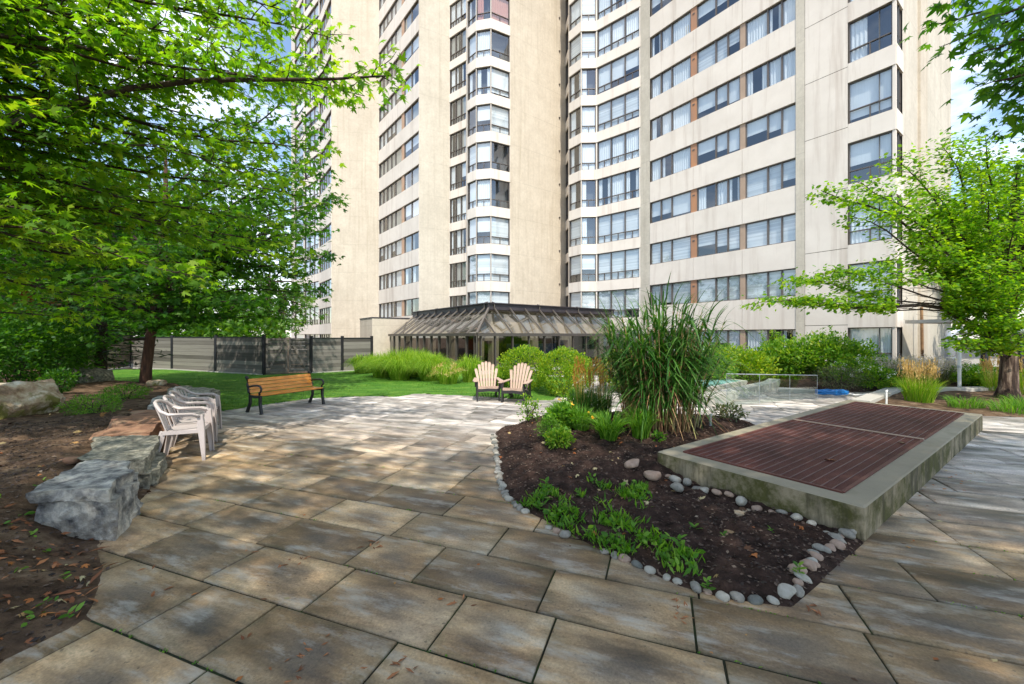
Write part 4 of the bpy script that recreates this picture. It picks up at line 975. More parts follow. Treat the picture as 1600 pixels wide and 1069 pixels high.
def carport():
    t = thing('ramp_wall', (18, 15.2, 0), 'grey concrete ramp wall with black posts behind the right-hand tree', 'wall')
    mb = MB(); mb.v = [(16.9,16.4,0),(34,18.5,0),(34,18.5,1.5),(18.8,16.65,1.35),(16.9,16.4,.55)]; mb.f = [(0,1,2,3,4)]; mb.m = [0]
    mb.v += [(x,y+.25,z) for x,y,z in mb.v[:5]]; mb.f += [(9,8,7,6,5),(2,3,8,7),(3,4,9,8),(4,0,5,9)]; mb.m += [0]*4
    mb.build('wall', 'kerbl', t)
    for u in (1539, 1594):
        mb = MB(); p = at(u, 15.2); mb.box(p+Vector((0,0,1.1)), (.08,0,0), (0,.08,0), (0,0,1.1)); mb.build('post', 'post', t)
    mb = MB(); mb.box((26,17.5,2.3), (9,1.1,0), (-.15,1,0), (0,0,.07)); mb.build('canopy', 'kerbl', t)
carport()
def house():
    t = thing('brick_house', (-31, 21, 0), 'orange brick house wall glimpsed through the leaves at the left edge', 'house')
    mb = MB(); mb.bx(-40,-30,20,32,0,6.2); mb.build('wall', 'brick', t)
    mb = MB(); mb.v = [(-40.6,19.4,6.2),(-29.4,19.4,6.2),(-29.4,32.6,6.2),(-40.6,32.6,6.2),(-35,19.4,9.2),(-35,32.6,9.2)]; mb.f = [(0,1,4),(1,2,5,4),(2,3,5),(3,0,4,5)]; mb.m = [0]*4; mb.build('roof', 'shing', t)
    for z in (1.6, 4.3):
        mb = MB(); mb.bx(-30.05,-29.97,23,24.4,z-.7,z+.7); mb.build('window', 'frame', t)
house()

# ------------------------------------------------------------------ bench
def bench():
    a = G(398,646); b = G(494,630.3); c = (a+b)/2; ang = math.atan2(b.y-a.y, b.x-a.x)   # local x along the length, seat faces local -y
    t = thing('park_bench', (c.x,c.y,0), 'bench with orange wooden slats and black cast-iron ends at the lawn edge', 'bench', world=False, rz=ang)
    L = (b-a).length+.02; h = L/2
    mb = MB()
    for i, (y, z) in enumerate([(-.20,.405),(-.10,.40),(0.0,.40),(.10,.405)]): mb.box((0,y,z), (h,0,0), (0,.046,0), (0,0,.016))
    mb.build('seat', 'slat', t, org=(0,0,0), bevel=.004)
    mb = MB()
    for i in range(4):
        z = .47+i*.078; y = .175+i*.022; mb.box((0,y,z), (h,0,0), (0,.013,.004), (0,.009,.032))
    mb.build('backrest', 'slat', t, org=(0,0,0), bevel=.004)
    for s in (-1, 1):
        x = s*(h-.0)
        for (yf, yt, nm) in ((-.27,-.22,'leg'), (.26,.15,'leg')):
            mb = MB(); mb.sweep([(x,yf,0),(x,yf*.98,.03),(x,yt+(.0),.22),(x,yt,.38)], [.09,.06,.05,.06], .05, side=(0,1,0)); mb.build(nm, 'iron', t, org=(0,0,0), bevel=.005)
        mb = MB(); mb.sweep([(x,-.26,.375),(x,0,.365),(x,.17,.375),(x,.19,.45),(x,.24,.62),(x,.27,.76),(x,.31,.79)], .055, .05, side=(0,.3,1)); mb.build('end_frame', 'iron', t, org=(0,0,0), bevel=.005)
        mb = MB(); pts = [(x,.22,.57),(x,.05,.60),(x,-.12,.615),(x,-.22,.60),(x,-.265,.55),(x,-.245,.49),(x,-.19,.46),(x,-.20,.40)]
        mb.tube(pts, .022, 8); mb.build('armrest', 'iron', t, org=(0,0,0), smooth=True)
    mb = MB(); mb.beam((-h,-.05,.37), (h,-.05,.37), .05, .03); mb.build('stretcher', 'iron', t, org=(0,0,0))
bench()

# ------------------------------------------------------------------ adirondack chairs (face local -y)
def adirondack(loc, rz, label):
    t = thing('adirondack_chair', loc, label, 'chair', 'adirondack chairs at the lawn edge', world=False, rz=rz); O = (0,0,0)
    # fan back: 7 slats
    n = 7
    for i in range(n):
        f = (i-(n-1)/2)/((n-1)/2)
        zt = .97-.19*abs(f)**2.2; x0 = f*.20; x1 = f*.285; w = .058
        y0, y1 = .14, .14+.36*(zt-.30)/.68+.0
        mb = MB(); mb.sweep([(x0,y0,.28),(x0*.55+x1*.45,(y0+y1)/2+.0,(zt+.28)/2),(x1,y1-.005,zt-.03),(x1,y1,zt)], [.05,.062,.076,.05], .018, side=(1,0,0)); mb.build('back_slat', 'tan', t, org=O)
    mb = MB()
    for i in range(6):
        y = -.31+i*.082; z = .36-.012*i-.004*i; mb.box((0,y,z), (.27,0,0), (0,.036,-.006), (0,0,.011))
    mb.sweep([(-.27,-.36,.335),(-.1,-.362,.325),(.1,-.362,.325),(.27,-.36,.335)], .05, .018, side=(0,0,1))
    mb.build('seat', 'tan', t, org=O, bevel=.003)
    for s in (-1, 1):
        mb = MB(); mb.box((s*.285,-.33,.25), (.018,0,0), (0,.05,0), (0,0,.25)); mb.build('leg', 'dark', t, org=O)
        mb = MB(); mb.sweep([(s*.265,-.36,.30),(s*.265,.0,.245),(s*.265,.30,.13),(s*.265,.50,.02)], .09, .03, side=(0,.4,1)); mb.build('side_rail', 'dark', t, org=O)
        mb = MB(); mb.sweep([(s*.27,.34,.0),(s*.275,.27,.52)], .07, .03, side=(0,1,0)); mb.build('leg', 'dark', t, org=O)
        mb = MB(); mb.sweep([(s*.30,.36,.525),(s*.31,.1,.515),(s*.335,-.25,.51),(s*.33,-.42,.51)], [.07,.10,.135,.10], .022, side=(1,0,0)); mb.build('armrest', 'tan', t, org=O, bevel=.004)
        mb = MB(); mb.v = [(s*.31,-.38,.50),(s*.31,-.24,.50),(s*.31,-.33,.36),(s*.35,-.38,.50),(s*.35,-.24,.50),(s*.35,-.33,.36)]; mb.f = [(0,1,2),(5,4,3),(0,3,4,1),(1,4,5,2),(2,5,3,0)]; mb.m = [0]*5; mb.build('arm_bracket', 'dark', t, org=O)
    mb = MB(); mb.sweep([(-.27,-.375,.265),(0,-.376,.285),(.27,-.375,.265)], .075, .02, side=(0,0,1)); mb.build('apron', 'dark', t, org=O)
    mb = MB(); mb.box((0,.33,.48), (.30,0,0), (0,.014,0), (0,0,.035)); mb.build('crossbar', 'dark', t, org=O)
    mb = MB(); mb.box((0,.21,.27), (.26,0,0), (0,.02,0), (0,0,.04)); mb.build('crossbar', 'dark', t, org=O)
    return t
c1 = adirondack((-.66,10.85,.02), R(8), 'tan fan-back adirondack chair on the left of the pair by the lawn')
c2 = dup(c1, (.13,10.62,.0), R(-18), 'tan fan-back adirondack chair on the right of the pair, nearer the round golden shrub')
c3 = dup(c1, (3.25,13.3,.0), R(-25), 'tan fan-back adirondack chair mostly hidden behind the orange grass plumes')

# ------------------------------------------------------------------ plastic chairs (face local +x)
def plastic_chair(loc, rz, label):
    t = thing('plastic_chair', loc, label, 'chair', 'white plastic armchairs in a row', world=False, rz=rz); O = (0,0,0)
    # seat pan: grid with a dip and rounded front
    mb = MB(); nx, ny = 8, 8
    for i in range(nx+1):
        for j in range(ny+1):
            x = -.21+.43*i/nx; fy = (j/ny-.5)*2; y = fy*(.235+.02*i/nx)
            mb.v.append((x, y, .425-.022*(1-fy**2)*(1-((i/nx)-.45)**2*3)+.012*(i/nx)-(.03 if i == nx else 0)))
    for i in range(nx):
        for j in range(ny): a = i*(ny+1)+j; mb.f.append((a, a+ny+1, a+ny+2, a+1)); mb.m.append(0)
    o = mb.build('seat', 'plastic', t, org=O, smooth=True); s = o.modifiers.new('s', 'SOLIDIFY'); s.thickness = .022
    # backrest: curved slats and top rail
    def back(y, z):
        k = (z-.42)/.38; return (-.205-.11*k-.02*k*k+.07*(abs(y)/.25)**2.2, y, z)
    mb = MB()
    for i in range(7):
        y = (i-3)*.062; mb.sweep([back(y, .41), back(y*1.03, .55), back(y*1.06, .68), back(y*1.08, .775-.01*abs(i-3))], .043, .010, side=(0,1,0))
    mb.build('back_slats', 'plastic', t, org=O)
    mb = MB(); pts = [(.20,-.275,.60),(.14,-.285,.635),(0,-.287,.645),(-.13,-.28,.655),(-.215,-.255,.70),(-.27,-.20,.765),(-.315,-.10,.80),(-.325,0,.81)]
    pts += [(x,-y,z) for x,y,z in pts[-2::-1]]
    def sd(i):
        n_ = len(pts)-1; f = abs(i-n_/2)/(n_/2)
        return (0,1,0) if f > .62 else Vector((0,0,1)).lerp(Vector((0, 1 if i < n_/2 else -1, 0)), max(0, (f-.25)/.37))
    w_ = [.05+.012*(1 if 1 < i < 5 or len(pts)-6 < i < len(pts)-2 else 0) for i in range(len(pts))]
    mb.tube(pts, .021, 8); mb.build('arm_and_top_rail', 'plastic', t, org=O, smooth=True)
    for s_ in (-1, 1):
        mb = MB(); mb.sweep([(-.13,s_*.288,.652),(0,s_*.290,.657),(.13,s_*.288,.65),(.20,s_*.283,.62)], [.04,.062,.062,.045], .016, side=(0,1,0)); mb.build('armrest', 'plastic', t, org=O, bevel=.004)
        # front leg: L section from arm to floor
        for (p, q, nm) in (((.205,s_*.262,.62),(.255,s_*.285,0),'leg'), ((-.195,s_*.225,.43),(-.285,s_*.255,0),'leg')):
            mb = MB(); p, q = Vector(p), Vector(q); m = p.lerp(q, .5)
            mb.sweep([p, p.lerp(q,.28), q], [.06,.072,.036], .010, side=(1,0,0)); mb.sweep([p+Vector((.03 if p.x > 0 else -.03,-s_*.028,0)), p.lerp(q,.28)+Vector((.035 if p.x > 0 else -.035,-s_*.03,0)), q+Vector((.014 if p.x > 0 else -.014,-s_*.016,0))], [.055,.06,.034], .010, side=(0,1,0))
            mb.build(nm, 'plastic', t, org=O, bevel=.003)
    mb = MB(); 
    for s_ in (-1,1): mb.sweep([(-.2,s_*.24,.405),(.215,s_*.262,.405)], .05, .012, side=(0,0,1))
    mb.sweep([(.222,-.25,.40),(.222,.25,.40)], .055, .012, side=(0,0,1)); mb.build('apron', 'plastic', t, org=O)
    return t
pc = plastic_chair((-4.56,5.68,0), R(26), 'white plastic armchair nearest the camera, first of the row beside the boulders')
for i, (dx, dy, rz, lb) in enumerate([(-.27,.46,30,'second white plastic armchair of the row, just behind the nearest one'),(-.60,.95,33,'third white plastic armchair of the row, beside the pale slab'),(-.92,1.42,22,'farthest white plastic armchair of the row, next to the lawn')]):
    dup(pc, (-4.56+dx, 5.68+dy, 0), R(rz), lb)
# ------------------------------------------------------------------ trees
def bez(p0, p1, n, sag=0, wob=.06, rise=0):
    p0, p1 = Vector(p0), Vector(p1); L = (p1-p0).length; out = []
    ph = [random.uniform(0, 6) for _ in range(3)]
    for i in range(n+1):
        t = i/n; p = p0.lerp(p1, t); e = math.sin(math.pi*t)
        p = p+Vector((math.sin(t*7+ph[0]), math.sin(t*6+ph[1]), math.sin(t*8+ph[2])))*wob*L*.4*e+Vector((0,0,rise*L*e-sag*L*t*t)); out.append(p)
    return out
def tree(name, label, cat, base, trunk, rt, limbs, leafmat_, leafsize, tpl='maple', sec=.35, secl=(1.2,.5), dens=.10, per=3, jit=.12, bark='bark', flatl=.35, droop=.25, group=None, seclift=.1, r_l=.035, crownname='crown', start=.22, spread=1.1, root=None, k=8, keep=None, twig=.010):
    t = thing(name, base, label, cat, group)
    mb = MB(); mb.tube(trunk, rt, 10); tr = mb.build('trunk', bark, t, smooth=True)
    br = MB(); POS = []; DIR = []
    for (hf, target, r0) in limbs:
        # start point on the trunk
        n = len(trunk)-1; x = hf*n; i = min(int(x), n-1); s = Vector(trunk[i]).lerp(Vector(trunk[i+1]), x-i); target = Vector(target)
        pts = bez(s, target, 9, 0, .07, .06); L = (target-s).length
        br.tube(pts, [r0*(1-.86*j/9) for j in range(10)], 6)
        m = max(3, int(L/sec)); side = 1
        for q in range(m):
            f = start+(1-start)*(q+random.random()*.6)/m; x = min(f, .999)*9; i = int(x); p = pts[i].lerp(pts[min(i+1,9)], x-i); d = (pts[min(i+1,9)]-pts[i]).normalized()
            side = -side; a = side*random.uniform(.5, 1.15)*spread
            h = Vector((d.x, d.y, 0)); h = h.normalized() if h.length > .1 else Vector((math.cos(q*2.4), math.sin(q*2.4), 0))
            dd = Vector((h.x*math.cos(a)-h.y*math.sin(a), h.x*math.sin(a)+h.y*math.cos(a), d.z*.5+random.uniform(-.12,.25)+seclift)).normalized()
            l2 = secl[0]*(1-f)+secl[1]*f; l2 *= random.uniform(.6,1.2)
            e = p+dd*l2; sp = bez(p, e, 4, .08, .10)
            br.tube(sp, [twig*(1-.75*j/4)*min(1.6, .6+L/5) for j in range(5)], 4, cap=False)
            c = max(2, int(l2/dens))
            for w in range(c):
                g = (w+.6)/c; y = g*4; j = min(int(y), 3); b = sp[j].lerp(sp[j+1], y-j)
                for _ in range(per): POS.append(b+Vector((random.gauss(0,jit), random.gauss(0,jit), random.gauss(0,jit*.45)))); DIR.append(dd+Vector((random.gauss(0,.7), random.gauss(0,.7), -droop+random.gauss(0,.25))))
        for _ in range(per*4): POS.append(target+Vector([random.gauss(0,.16) for _ in range(3)])); DIR.append(Vector((random.gauss(0,1),random.gauss(0,1),-droop)))
    br.build('branches', 'barkd' if bark != 'barks' else 'barkd', tr if False else t, smooth=True)
    P, D = np.array(POS), np.array(DIR)
    if keep is not None: m = keep(P); P, D = P[m], D[m]
    leaves(crownname, P, D, leafsize, leafmat_, tpl, t, flat=flatl)
    return len(P)
def sph(c, r, n, lo=-.4, hi=1.0):
    out = []
    for i in range(n):
        z = lo+(hi-lo)*(i+.5)/n; a = i*2.39996+random.uniform(-.3,.3); q = math.sqrt(max(0,1-z*z*.9)); f = random.uniform(.72,1.02)
        out.append(Vector((c[0]+r[0]*q*math.cos(a)*f, c[1]+r[1]*q*math.sin(a)*f, c[2]+r[2]*z*f)))
    return out
CNT = []
# near maple just outside the left edge: its limbs reach into the picture
tk = [(-8.3,3.9,-.2),(-8.25,3.9,1.5),(-8.2,3.85,3.2),(-8.1,3.8,5),(-8.0,3.8,7),(-7.9,3.8,8.8)]
lm = [(.34, W(612,118,5.6), .075)]
for (u, v, y, hf, r) in [(570,150,5.9,.52,.04),(520,60,7,.6,.05),(455,20,6.2,.65,.05),(400,-60,5.5,.7,.05),(250,-90,4.6,.72,.05),(500,235,6.6,.46,.05),(440,270,6.4,.44,.04),
    (330,330,6.0,.40,.045),(170,400,5.2,.36,.045),(60,330,4.6,.38,.04),(350,130,5.4,.5,.045),(220,60,5.0,.58,.04),(90,110,4.7,.52,.04),(30,-20,4.6,.6,.04),(40,430,5.6,.3,.035),(210,470,7.0,.28,.04),
    (330,420,7.2,.32,.04),(440,380,7.6,.36,.045),(480,310,7.4,.42,.04),(130,230,5.0,.44,.04),(270,250,6,.44,.04),(400,200,7,.5,.04),(260,150,6.8,.55,.04),(130,20,6.4,.62,.04),(430,120,6.6,.55,.04),(340,20,6.8,.66,.04),(120,500,6.8,.26,.03)]:
    lm.append((hf, W(u, v, y), r))
for i in range(30):
    u = 20+(i*83)%470; v = -60+(i*137)%520; lm.append((max(.28, min(.8, .62-(v-100)*.0008)), W(u, v, 5.4+(i*7)%5*.55), .028))
for p in [(-4.5,-.5,6.6),(-10,8,7.5),(-10,1,7.5),(-11.5,5,6.5)]: lm.append((.75, p, .05))
CNT.append(tree('maple_tree', 'near maple whose long leafy limbs reach in from the left edge over the boulders', 'tree', (-8.3,3.9,0), tk, [.22,.19,.17,.14,.10,.05], lm, 'maple', .108, 'maple', sec=.24, secl=(1.15,.42), dens=.12, per=4, jit=.13, bark='bark', flatl=.5, droop=.35, twig=.006))
# red-trunked maple on the lawn corner
c = (-10.6,12.3,4.6)
b0 = Vector((-10.85,12.0,.1)); tk = [b0+Vector((0,0,-.2)), b0+Vector((.03,0,.6)), b0+Vector((.1,.05,1.5)), b0+Vector((.2,.1,2.3)), b0+Vector((.3,.2,3.6)), b0+Vector((.35,.3,5.6)), b0+Vector((.35,.3,7.6))]
lm = [(random.uniform(.36,.75), p, .05) for p in sph(c, (5.3,4.6,4.0), 44, -.62, .98)]
for (u, v, y, hf) in [(505,315,11,.6),(515,400,12,.55),(505,455,13,.5),(450,500,13,.42),(330,500,11,.38),(470,350,10,.6),(495,200,10.5,.75),(505,270,11,.7),(400,470,10,.45),(250,500,10,.38),(150,470,10,.4),(300,430,9,.5),(495,130,12,.85),(120,540,11,.33)]: lm.append((hf, W(u, v, y), .045))
CNT.append(tree('maple_tree', 'leaning red-trunked maple standing at the far end of the boulder row', 'tree', b0, tk, [.17,.135,.125,.12,.10,.07,.03], lm, 'mapled', .15, 'maple', sec=.40, secl=(1.7,.6), dens=.16, per=5, jit=.18, bark='bark', flatl=.55, droop=.3))
# bright tree at the right edge
b0 = Vector((13.15,10.75,.05)); tk = [b0+Vector((-.05,0,-.2)), b0+Vector((0,0,.3)), b0+Vector((.02,0,1.0)), b0+Vector((-.03,0,1.9)), b0+Vector((-.1,0,2.8)), b0+Vector((.1,0,4.6)), b0+Vector((.3,0,6.3))]
lm = []
for (u, v, y, hf, r) in [(1195,472,9.3,.42,.07),(1250,470,9.4,.42,.03),(1235,440,9.6,.44,.03),(1300,425,9.5,.44,.04),(1283,298,9.4,.52,.06),(1330,338,9.4,.52,.05),(1345,285,9.8,.55,.05),(1400,248,10,.6,.05),(1470,225,10.2,.66,.05),(1540,215,10,.7,.05),
    (1400,330,9.4,.5,.05),(1470,390,9.3,.45,.04),(1460,300,9.6,.55,.05),(1370,420,9,.43,.04),(1540,300,9.3,.6,.05),(1590,250,9.5,.7,.04),(1510,470,9.6,.4,.03),(1540,420,9,.45,.03),(1590,450,9,.42,.03),(1585,350,9,.55,.04),(1500,540,9.6,.34,.03),(1520,510,9.8,.36,.03),(1410,590,8.9,.3,.02) if False else (1560,500,9.3,.36,.03),(1430,360,10.5,.5,.04),(1600,530,9.4,.34,.03)]: lm.append((hf, W(u, v, y), r))
for p in sph((14.6,11.2,5.0), (3.6,3.4,3.0), 22, -.4, 1): lm.append((random.uniform(.45,.9), p, .045))
def keepr(P): u = CU+F*P[:,0]/P[:,1]; v = HZ-F*(P[:,2]-EYE)/P[:,1]; return ~((u < 1420) & (v > 345) & (v < 405) & (RNG.random(len(P)) < .75)) & ~((u > 1400) & (u < 1475) & (v > 445))
CNT.append(tree('locust_tree', 'spreading bright green tree with streaky bark at the right edge, limbs over the planting', 'tree', b0, tk, [.32,.19,.165,.16,.15,.10,.04], lm, 'locust', .098, 'oval', sec=.21, secl=(.85,.42), dens=.075, per=7, jit=.11, bark='barks', flatl=.5, droop=.45, keep=keepr, twig=.006))
# maple behind the viewer on the right: a few leaves hang into the upper right corner, its crown shades the vent
tk = [(8.2,-.8,-.1),(8.2,-.7,2),(8.1,-.6,4),(8.0,-.5,6),(7.9,-.4,8.5)]
lm = [(.62, W(1560,85,4.6), .05),(.62, W(1500,-10,4.8), .04),(.6, W(1590,160,4.8), .04),(.6, W(1555,215,5.0), .03) if False else (.6, W(1625,120,4.6), .03),(.7, W(1530,-60,4.6), .04),(.62, W(1600,20,4.2), .03),(.6, W(1580,130,4.4), .03),(.6, W(1545,50,5.2), .03),(.6, W(1610,200,5.0), .03),(.6, W(1590,80,5.6), .03),(.62, W(1520,30,5.4), .03),(.6, W(1640,160,4.2), .03)]
for p in [(4,.6,7.0),(2.2,-1,7.5),(5,2.2,8),(7,3.4,7.6),(9,3,7.5),(10.5,1,7),(3,2.2,8.6),(6,-2,7),(1,.6,8.2),(11,-2,8),(8,0,10),(4.4,-1.5,9),(6.5,1.5,9.6),(2.4,-3,7.5),(9.5,2.5,9),(.0,-1.2,7.8),(3.2,1.0,6.6),(5.5,.5,6.5),(6.2,2.4,7.2),(7.5,1.2,7.2),(4.5,2.4,8.4),(8.5,-1,8),(6.8,-.5,8.6),(2.8,-.5,8.8),(9.5,.5,8.5),(7.8,3,8.4),(5,-.6,7.6),(11,2,8),(3.6,-2,8)]: lm.append((.8, p, .06))
CNT.append(tree('maple_tree', 'maple out of view at the right, its dark leaves hanging into the upper right corner', 'tree', (8.2,-.8,0), tk, [.25,.22,.2,.16,.08], lm, 'mapled', .125, 'maple', sec=.34, secl=(1.5,.55), dens=.16, per=5, jit=.16, bark='bark', flatl=.5, droop=.4))
# a shade tree behind the viewer
tk = [(-1.5,-4.5,-.1),(-1.5,-4.4,3),(-1.4,-4.3,6),(-1.4,-4.2,10)]
lm = [(random.uniform(.5,.95), p, .07) for p in sph((.3,-2.7,8.2), (6.4,3.4,2.6), 64, -.8, 1)]
CNT.append(tree('shade_tree', 'tree behind the viewpoint shading the near paving', 'tree', (-1.5,-4.5,0), tk, [.3,.26,.2,.07], lm, 'mapled', .18, 'maple', sec=.5, secl=(1.7,.6), dens=.2, per=4, jit=.24, bark='bark', flatl=.5))
# trees behind the fences
def bgtree(u, y, h, w, label, mat='far', nm='tree', n=30, leaf=.34, lo=-.8, g='trees beyond the fence', zc=None):
    b = at(u, y); c = (b.x, b.y, h*.58 if zc is None else zc); rz = h*.44 if zc is None else h-zc
    tk = [b, b+Vector((.1,0,h*.3)), b+Vector((.0,.1,h*.6)), b+Vector((.1,.1,h*.85))]
    lm = [(random.uniform(.25,.95), p, .07) for p in sph(c, (w,w*.9,rz), n, lo, 1)]
    CNT.append(tree(nm, label, 'tree', b, tk, [.28,.22,.15,.05], lm, mat, leaf, 'maple', sec=.8, secl=(w*.5,w*.2), dens=.34, per=3, jit=.32, bark='barkd', flatl=.8, group=g))
bgtree(418, 27, 7.2, 3.6, 'light green tree beyond the gate, left of the tower', n=34, leaf=.26)
bgtree(300, 27, 6.6, 4.2, 'mid-green tree beyond the fence behind the red-trunked maple', n=34, leaf=.28)
bgtree(200, 30, 15, 6, 'tall broad tree far behind the left fence', 'mapled', n=44, leaf=.4)
bgtree(60, 24, 13.5, 5.5, 'tall dark tree behind the tan fence at the left', 'mapled', n=44, leaf=.36)
bgtree(-120, 16, 11, 4.5, 'leafy tree beyond the tan fence at the far left edge', 'mapled', n=36, leaf=.3)
bgtree(1560, 26, 10.5, 5.2, 'dark green tree right of the tower behind the bright tree', 'mapled', n=40, leaf=.34, g='trees right of the tower')
bgtree(1640, 20, 12, 4.5, 'tall dark tree at the right edge beyond the ramp wall', 'mapled', n=40, leaf=.3, g='trees right of the tower')
bgtree(120, 24, 5.0, 3.4, 'low leafy tree behind the corner of the tan fence', 'mapled', n=30, leaf=.28)
bgtree(360, 23.5, 4.6, 2.6, 'low bright tree directly behind the gate', n=26, leaf=.24)
bgtree(240, 25.5, 4.8, 3.4, 'low tree behind the long grey fence', 'mapled', n=30, leaf=.28)
bgtree(440, 33, 6.4, 2.4, 'small bright tree beside the left edge of the tower', n=24, leaf=.26)
for i, (u, y, lb) in enumerate([(150,23.5,'leafy bush over the fence at the left corner'),(215,23.0,'dark bush over the fence behind the trunk'),(290,22.5,'green bush over the fence left of the gate'),(345,22,'bright bush over the fence next to the gate'),(400,21.5,'bright bush over the right side of the gate')]):
    p = at(u, y); t = thing('fence_bush', p, lb, 'bush', 'bushes behind the grey fence'); v = RNG.normal(0,1,(1500,3)); v /= np.linalg.norm(v,axis=1,keepdims=True); q = v*np.array([1.7,1.2,1.5])*(.45+.55*RNG.random((1500,1)))+np.array([p.x,p.y,1.55])
    mb = MB(); mb.tube([p, p+Vector((.1,0,1.6))], [.06,.03], 6); mb.build('stem', 'barkd', t); leaves('foliage', q, v+RNG.normal(0,.5,(1500,3)), .22, 'far' if i > 2 else 'mapled', 'maple', t, flat=.8)
def conifer(b, h, w, label, n=26):
    b = Vector((*b[:2], 0)); t = thing('pine_tree', b, label, 'tree', 'dark conifers on the left'); mb = MB(); mb.tube([b, b+Vector((.1,0,h*.5)), b+Vector((0,0,h))], [.17,.11,.02], 8); mb.build('trunk', 'barkd', t, smooth=True)
    br = MB(); P = []; D = []
    for i in range(n*4):
        z = h*(.12+.86*(i/(n*4))); a = i*2.4; l = w*(1-(z/h)**1.4)*random.uniform(.6,1.1)+.25; d = Vector((math.cos(a), math.sin(a), -.12)); s = b+Vector((0,0,z)); e = s+d*l
        br.tube([s, (s+e)/2+Vector((0,0,.05)), e], [.025,.018,.006], 4, cap=False)
        for q in range(int(l/.05)):
            f = random.uniform(.2,1); P.append(s.lerp(e, f)+Vector((random.gauss(0,.12),random.gauss(0,.12),random.gauss(0,.08)))); D.append(d+Vector((random.gauss(0,.6),random.gauss(0,.6),random.gauss(0,.3))))
    br.build('branches', 'barkd', t); leaves('crown', np.array(P), np.array(D), .2, 'pine', 'long', t, flat=1, var=.4)
conifer((-16.2,10.4), 9.5, 2.2, 'tall dark conifer at the upper left behind the maple limbs')
conifer((-14.0,13.8), 7.5, 1.7, 'dark conifer behind the red-trunked maple')

# ------------------------------------------------------------------ shrubs
def shrub(name, c, r, n, size, mat, label, cat='shrub', tpl='oval', group=None, shell=.55, stems=8, up=.5, flat=.8, extra=None, lump=.18):
    t = thing(name, c, label, cat, group); c = Vector(c)
    mb = MB()
    for i in range(stems):
        a = i*2.4; e = c+Vector((math.cos(a)*r[0]*.55, math.sin(a)*r[1]*.55, r[2]*random.uniform(.9,1.5))); mb.tube([c+Vector((math.cos(a)*.04,math.sin(a)*.04,-.04)), (c+e)/2+Vector((0,0,.05)), e], [.014,.010,.004], 4)
    mb.build('stems', 'barkd', t)
    v = RNG.normal(0, 1, (n,3)); v /= np.linalg.norm(v, axis=1, keepdims=True); q = shell+(1-shell)*RNG.random(n)**.6
    sd = random.random()*40
    lu = np.array([1+lump*2*mnoise.noise(Vector((a*1.9+sd, b*1.9, d*1.9)))+lump*1.2*mnoise.noise(Vector((a*5+sd, b*5, d*5))) for a, b, d in v])
    P = v*(q*lu)[:,None]*np.array(r)+np.array([c.x, c.y, c.z+r[2]*.95]); k = P[:,2] > c.z+.02
    P = P[k]; D = v[k]*.8+RNG.normal(0,.5,(k.sum(),3)); D[:,2] += up
    leaves('foliage', P, D, size, mat, tpl, t, flat=flat)
    if extra: extra(t, c, r)
    return t
def blooms(mat, n, s):
    def f(t, c, r):
        P = []; D = []
        for _ in range(n):
            a, z = random.uniform(0,6.28), random.uniform(.1,1); q = math.sqrt(1-z*z); b = Vector((c.x+r[0]*q*math.cos(a)*1.03, c.y+r[1]*q*math.sin(a)*1.03, c.z+r[2]*(.95+z*1.03)))
            for _ in range(16): P.append(b+Vector([random.gauss(0,s*.35) for _ in range(3)])); D.append(Vector([random.gauss(0,1) for _ in range(3)]))
        leaves('flowers', np.array(P), np.array(D), s*.5, mat, 'small', t, flat=1)
    return f
GS = 'round golden-green shrubs by the pavilion'
shrub('golden_shrub', (1.52,11.6,.02), (.80,.72,.68), 9000, .052, 'gold', 'big round golden-green shrub right of the adirondack chairs', group=GS, tpl='oval', lump=.10, shell=.7)
shrub('golden_shrub', (.42,12.7,.02), (.78,.7,.70), 8000, .052, 'gold', 'round golden-green shrub directly behind the two adirondack chairs', group=GS, tpl='oval', lump=.10, shell=.7)
shrub('golden_shrub', (3.25,12.3,.02), (.6,.6,.66), 4500, .052, 'gold', 'yellow-green shrub half hidden behind the tall reeds', group=GS, tpl='oval')
HG = 'shrubs of the mixed hedge below the tower'
for i, (u, y, rx, rz, m, n, lb) in enumerate([(1108,14.8,.9,.75,'hedge',3600,'leafy hedge shrub just right of the tall reeds'),(1165,15.2,1.0,.75,'gold',3800,'low yellow-green hedge shrub above the glass railing'),
    (1205,16.0,1.0,.92,'hedge',4000,'green hedge shrub below the orange wall panel'),(1250,15.4,.8,1.1,'hedge',3600,'upright loose hedge shrub under the left edge of the buff wall'),
    (1296,15.0,.9,1.2,'hedge',4200,'tallest loose shrub in front of the plain buff wall'),(1335,14.8,.7,.95,'hedge',3200,'reddish-tinged shrub left of the ground floor corner window'),(1366,14.6,.55,.6,'hedge',1800,'small leafy shrub under the corner window'),
    (1130,17.5,1.2,.9,'hedge',3600,'back row hedge shrub behind the glass railing'),(1060,15.5,.8,.7,'gold',2600,'yellow-green shrub seen between the reed blades')]):
    p = at(u, y); p.z = .05; shrub('hedge_shrub', p, (rx,.75,rz*.74), n, .10, m, lb, group=HG, tpl='oval', lump=.35, shell=.35)
def spiky(t, c, r):
    for i in range(9):
        P = []; D = []
        a = i*2.4; b = c+Vector((math.cos(a)*r[0]*.5, math.sin(a)*r[1]*.5, r[2]*1.6)); h = random.uniform(.4,.9)
        for q in range(46): P.append(b+Vector((random.gauss(0,.03),random.gauss(0,.03),h*q/46))); D.append(Vector((random.gauss(0,1),random.gauss(0,1),.5)))
        leaves('shoot', np.array(P), np.array(D), .08, 'hedge', 'oval', t, flat=.8)
p = at(1285,16); p.z = .05; shrub('hedge_shrub', p, (.8,.7,.72), 2600, .085, 'hedge', 'shrub with tall upright shoots in front of the buff wall', group=HG, lump=.3, extra=spiky)
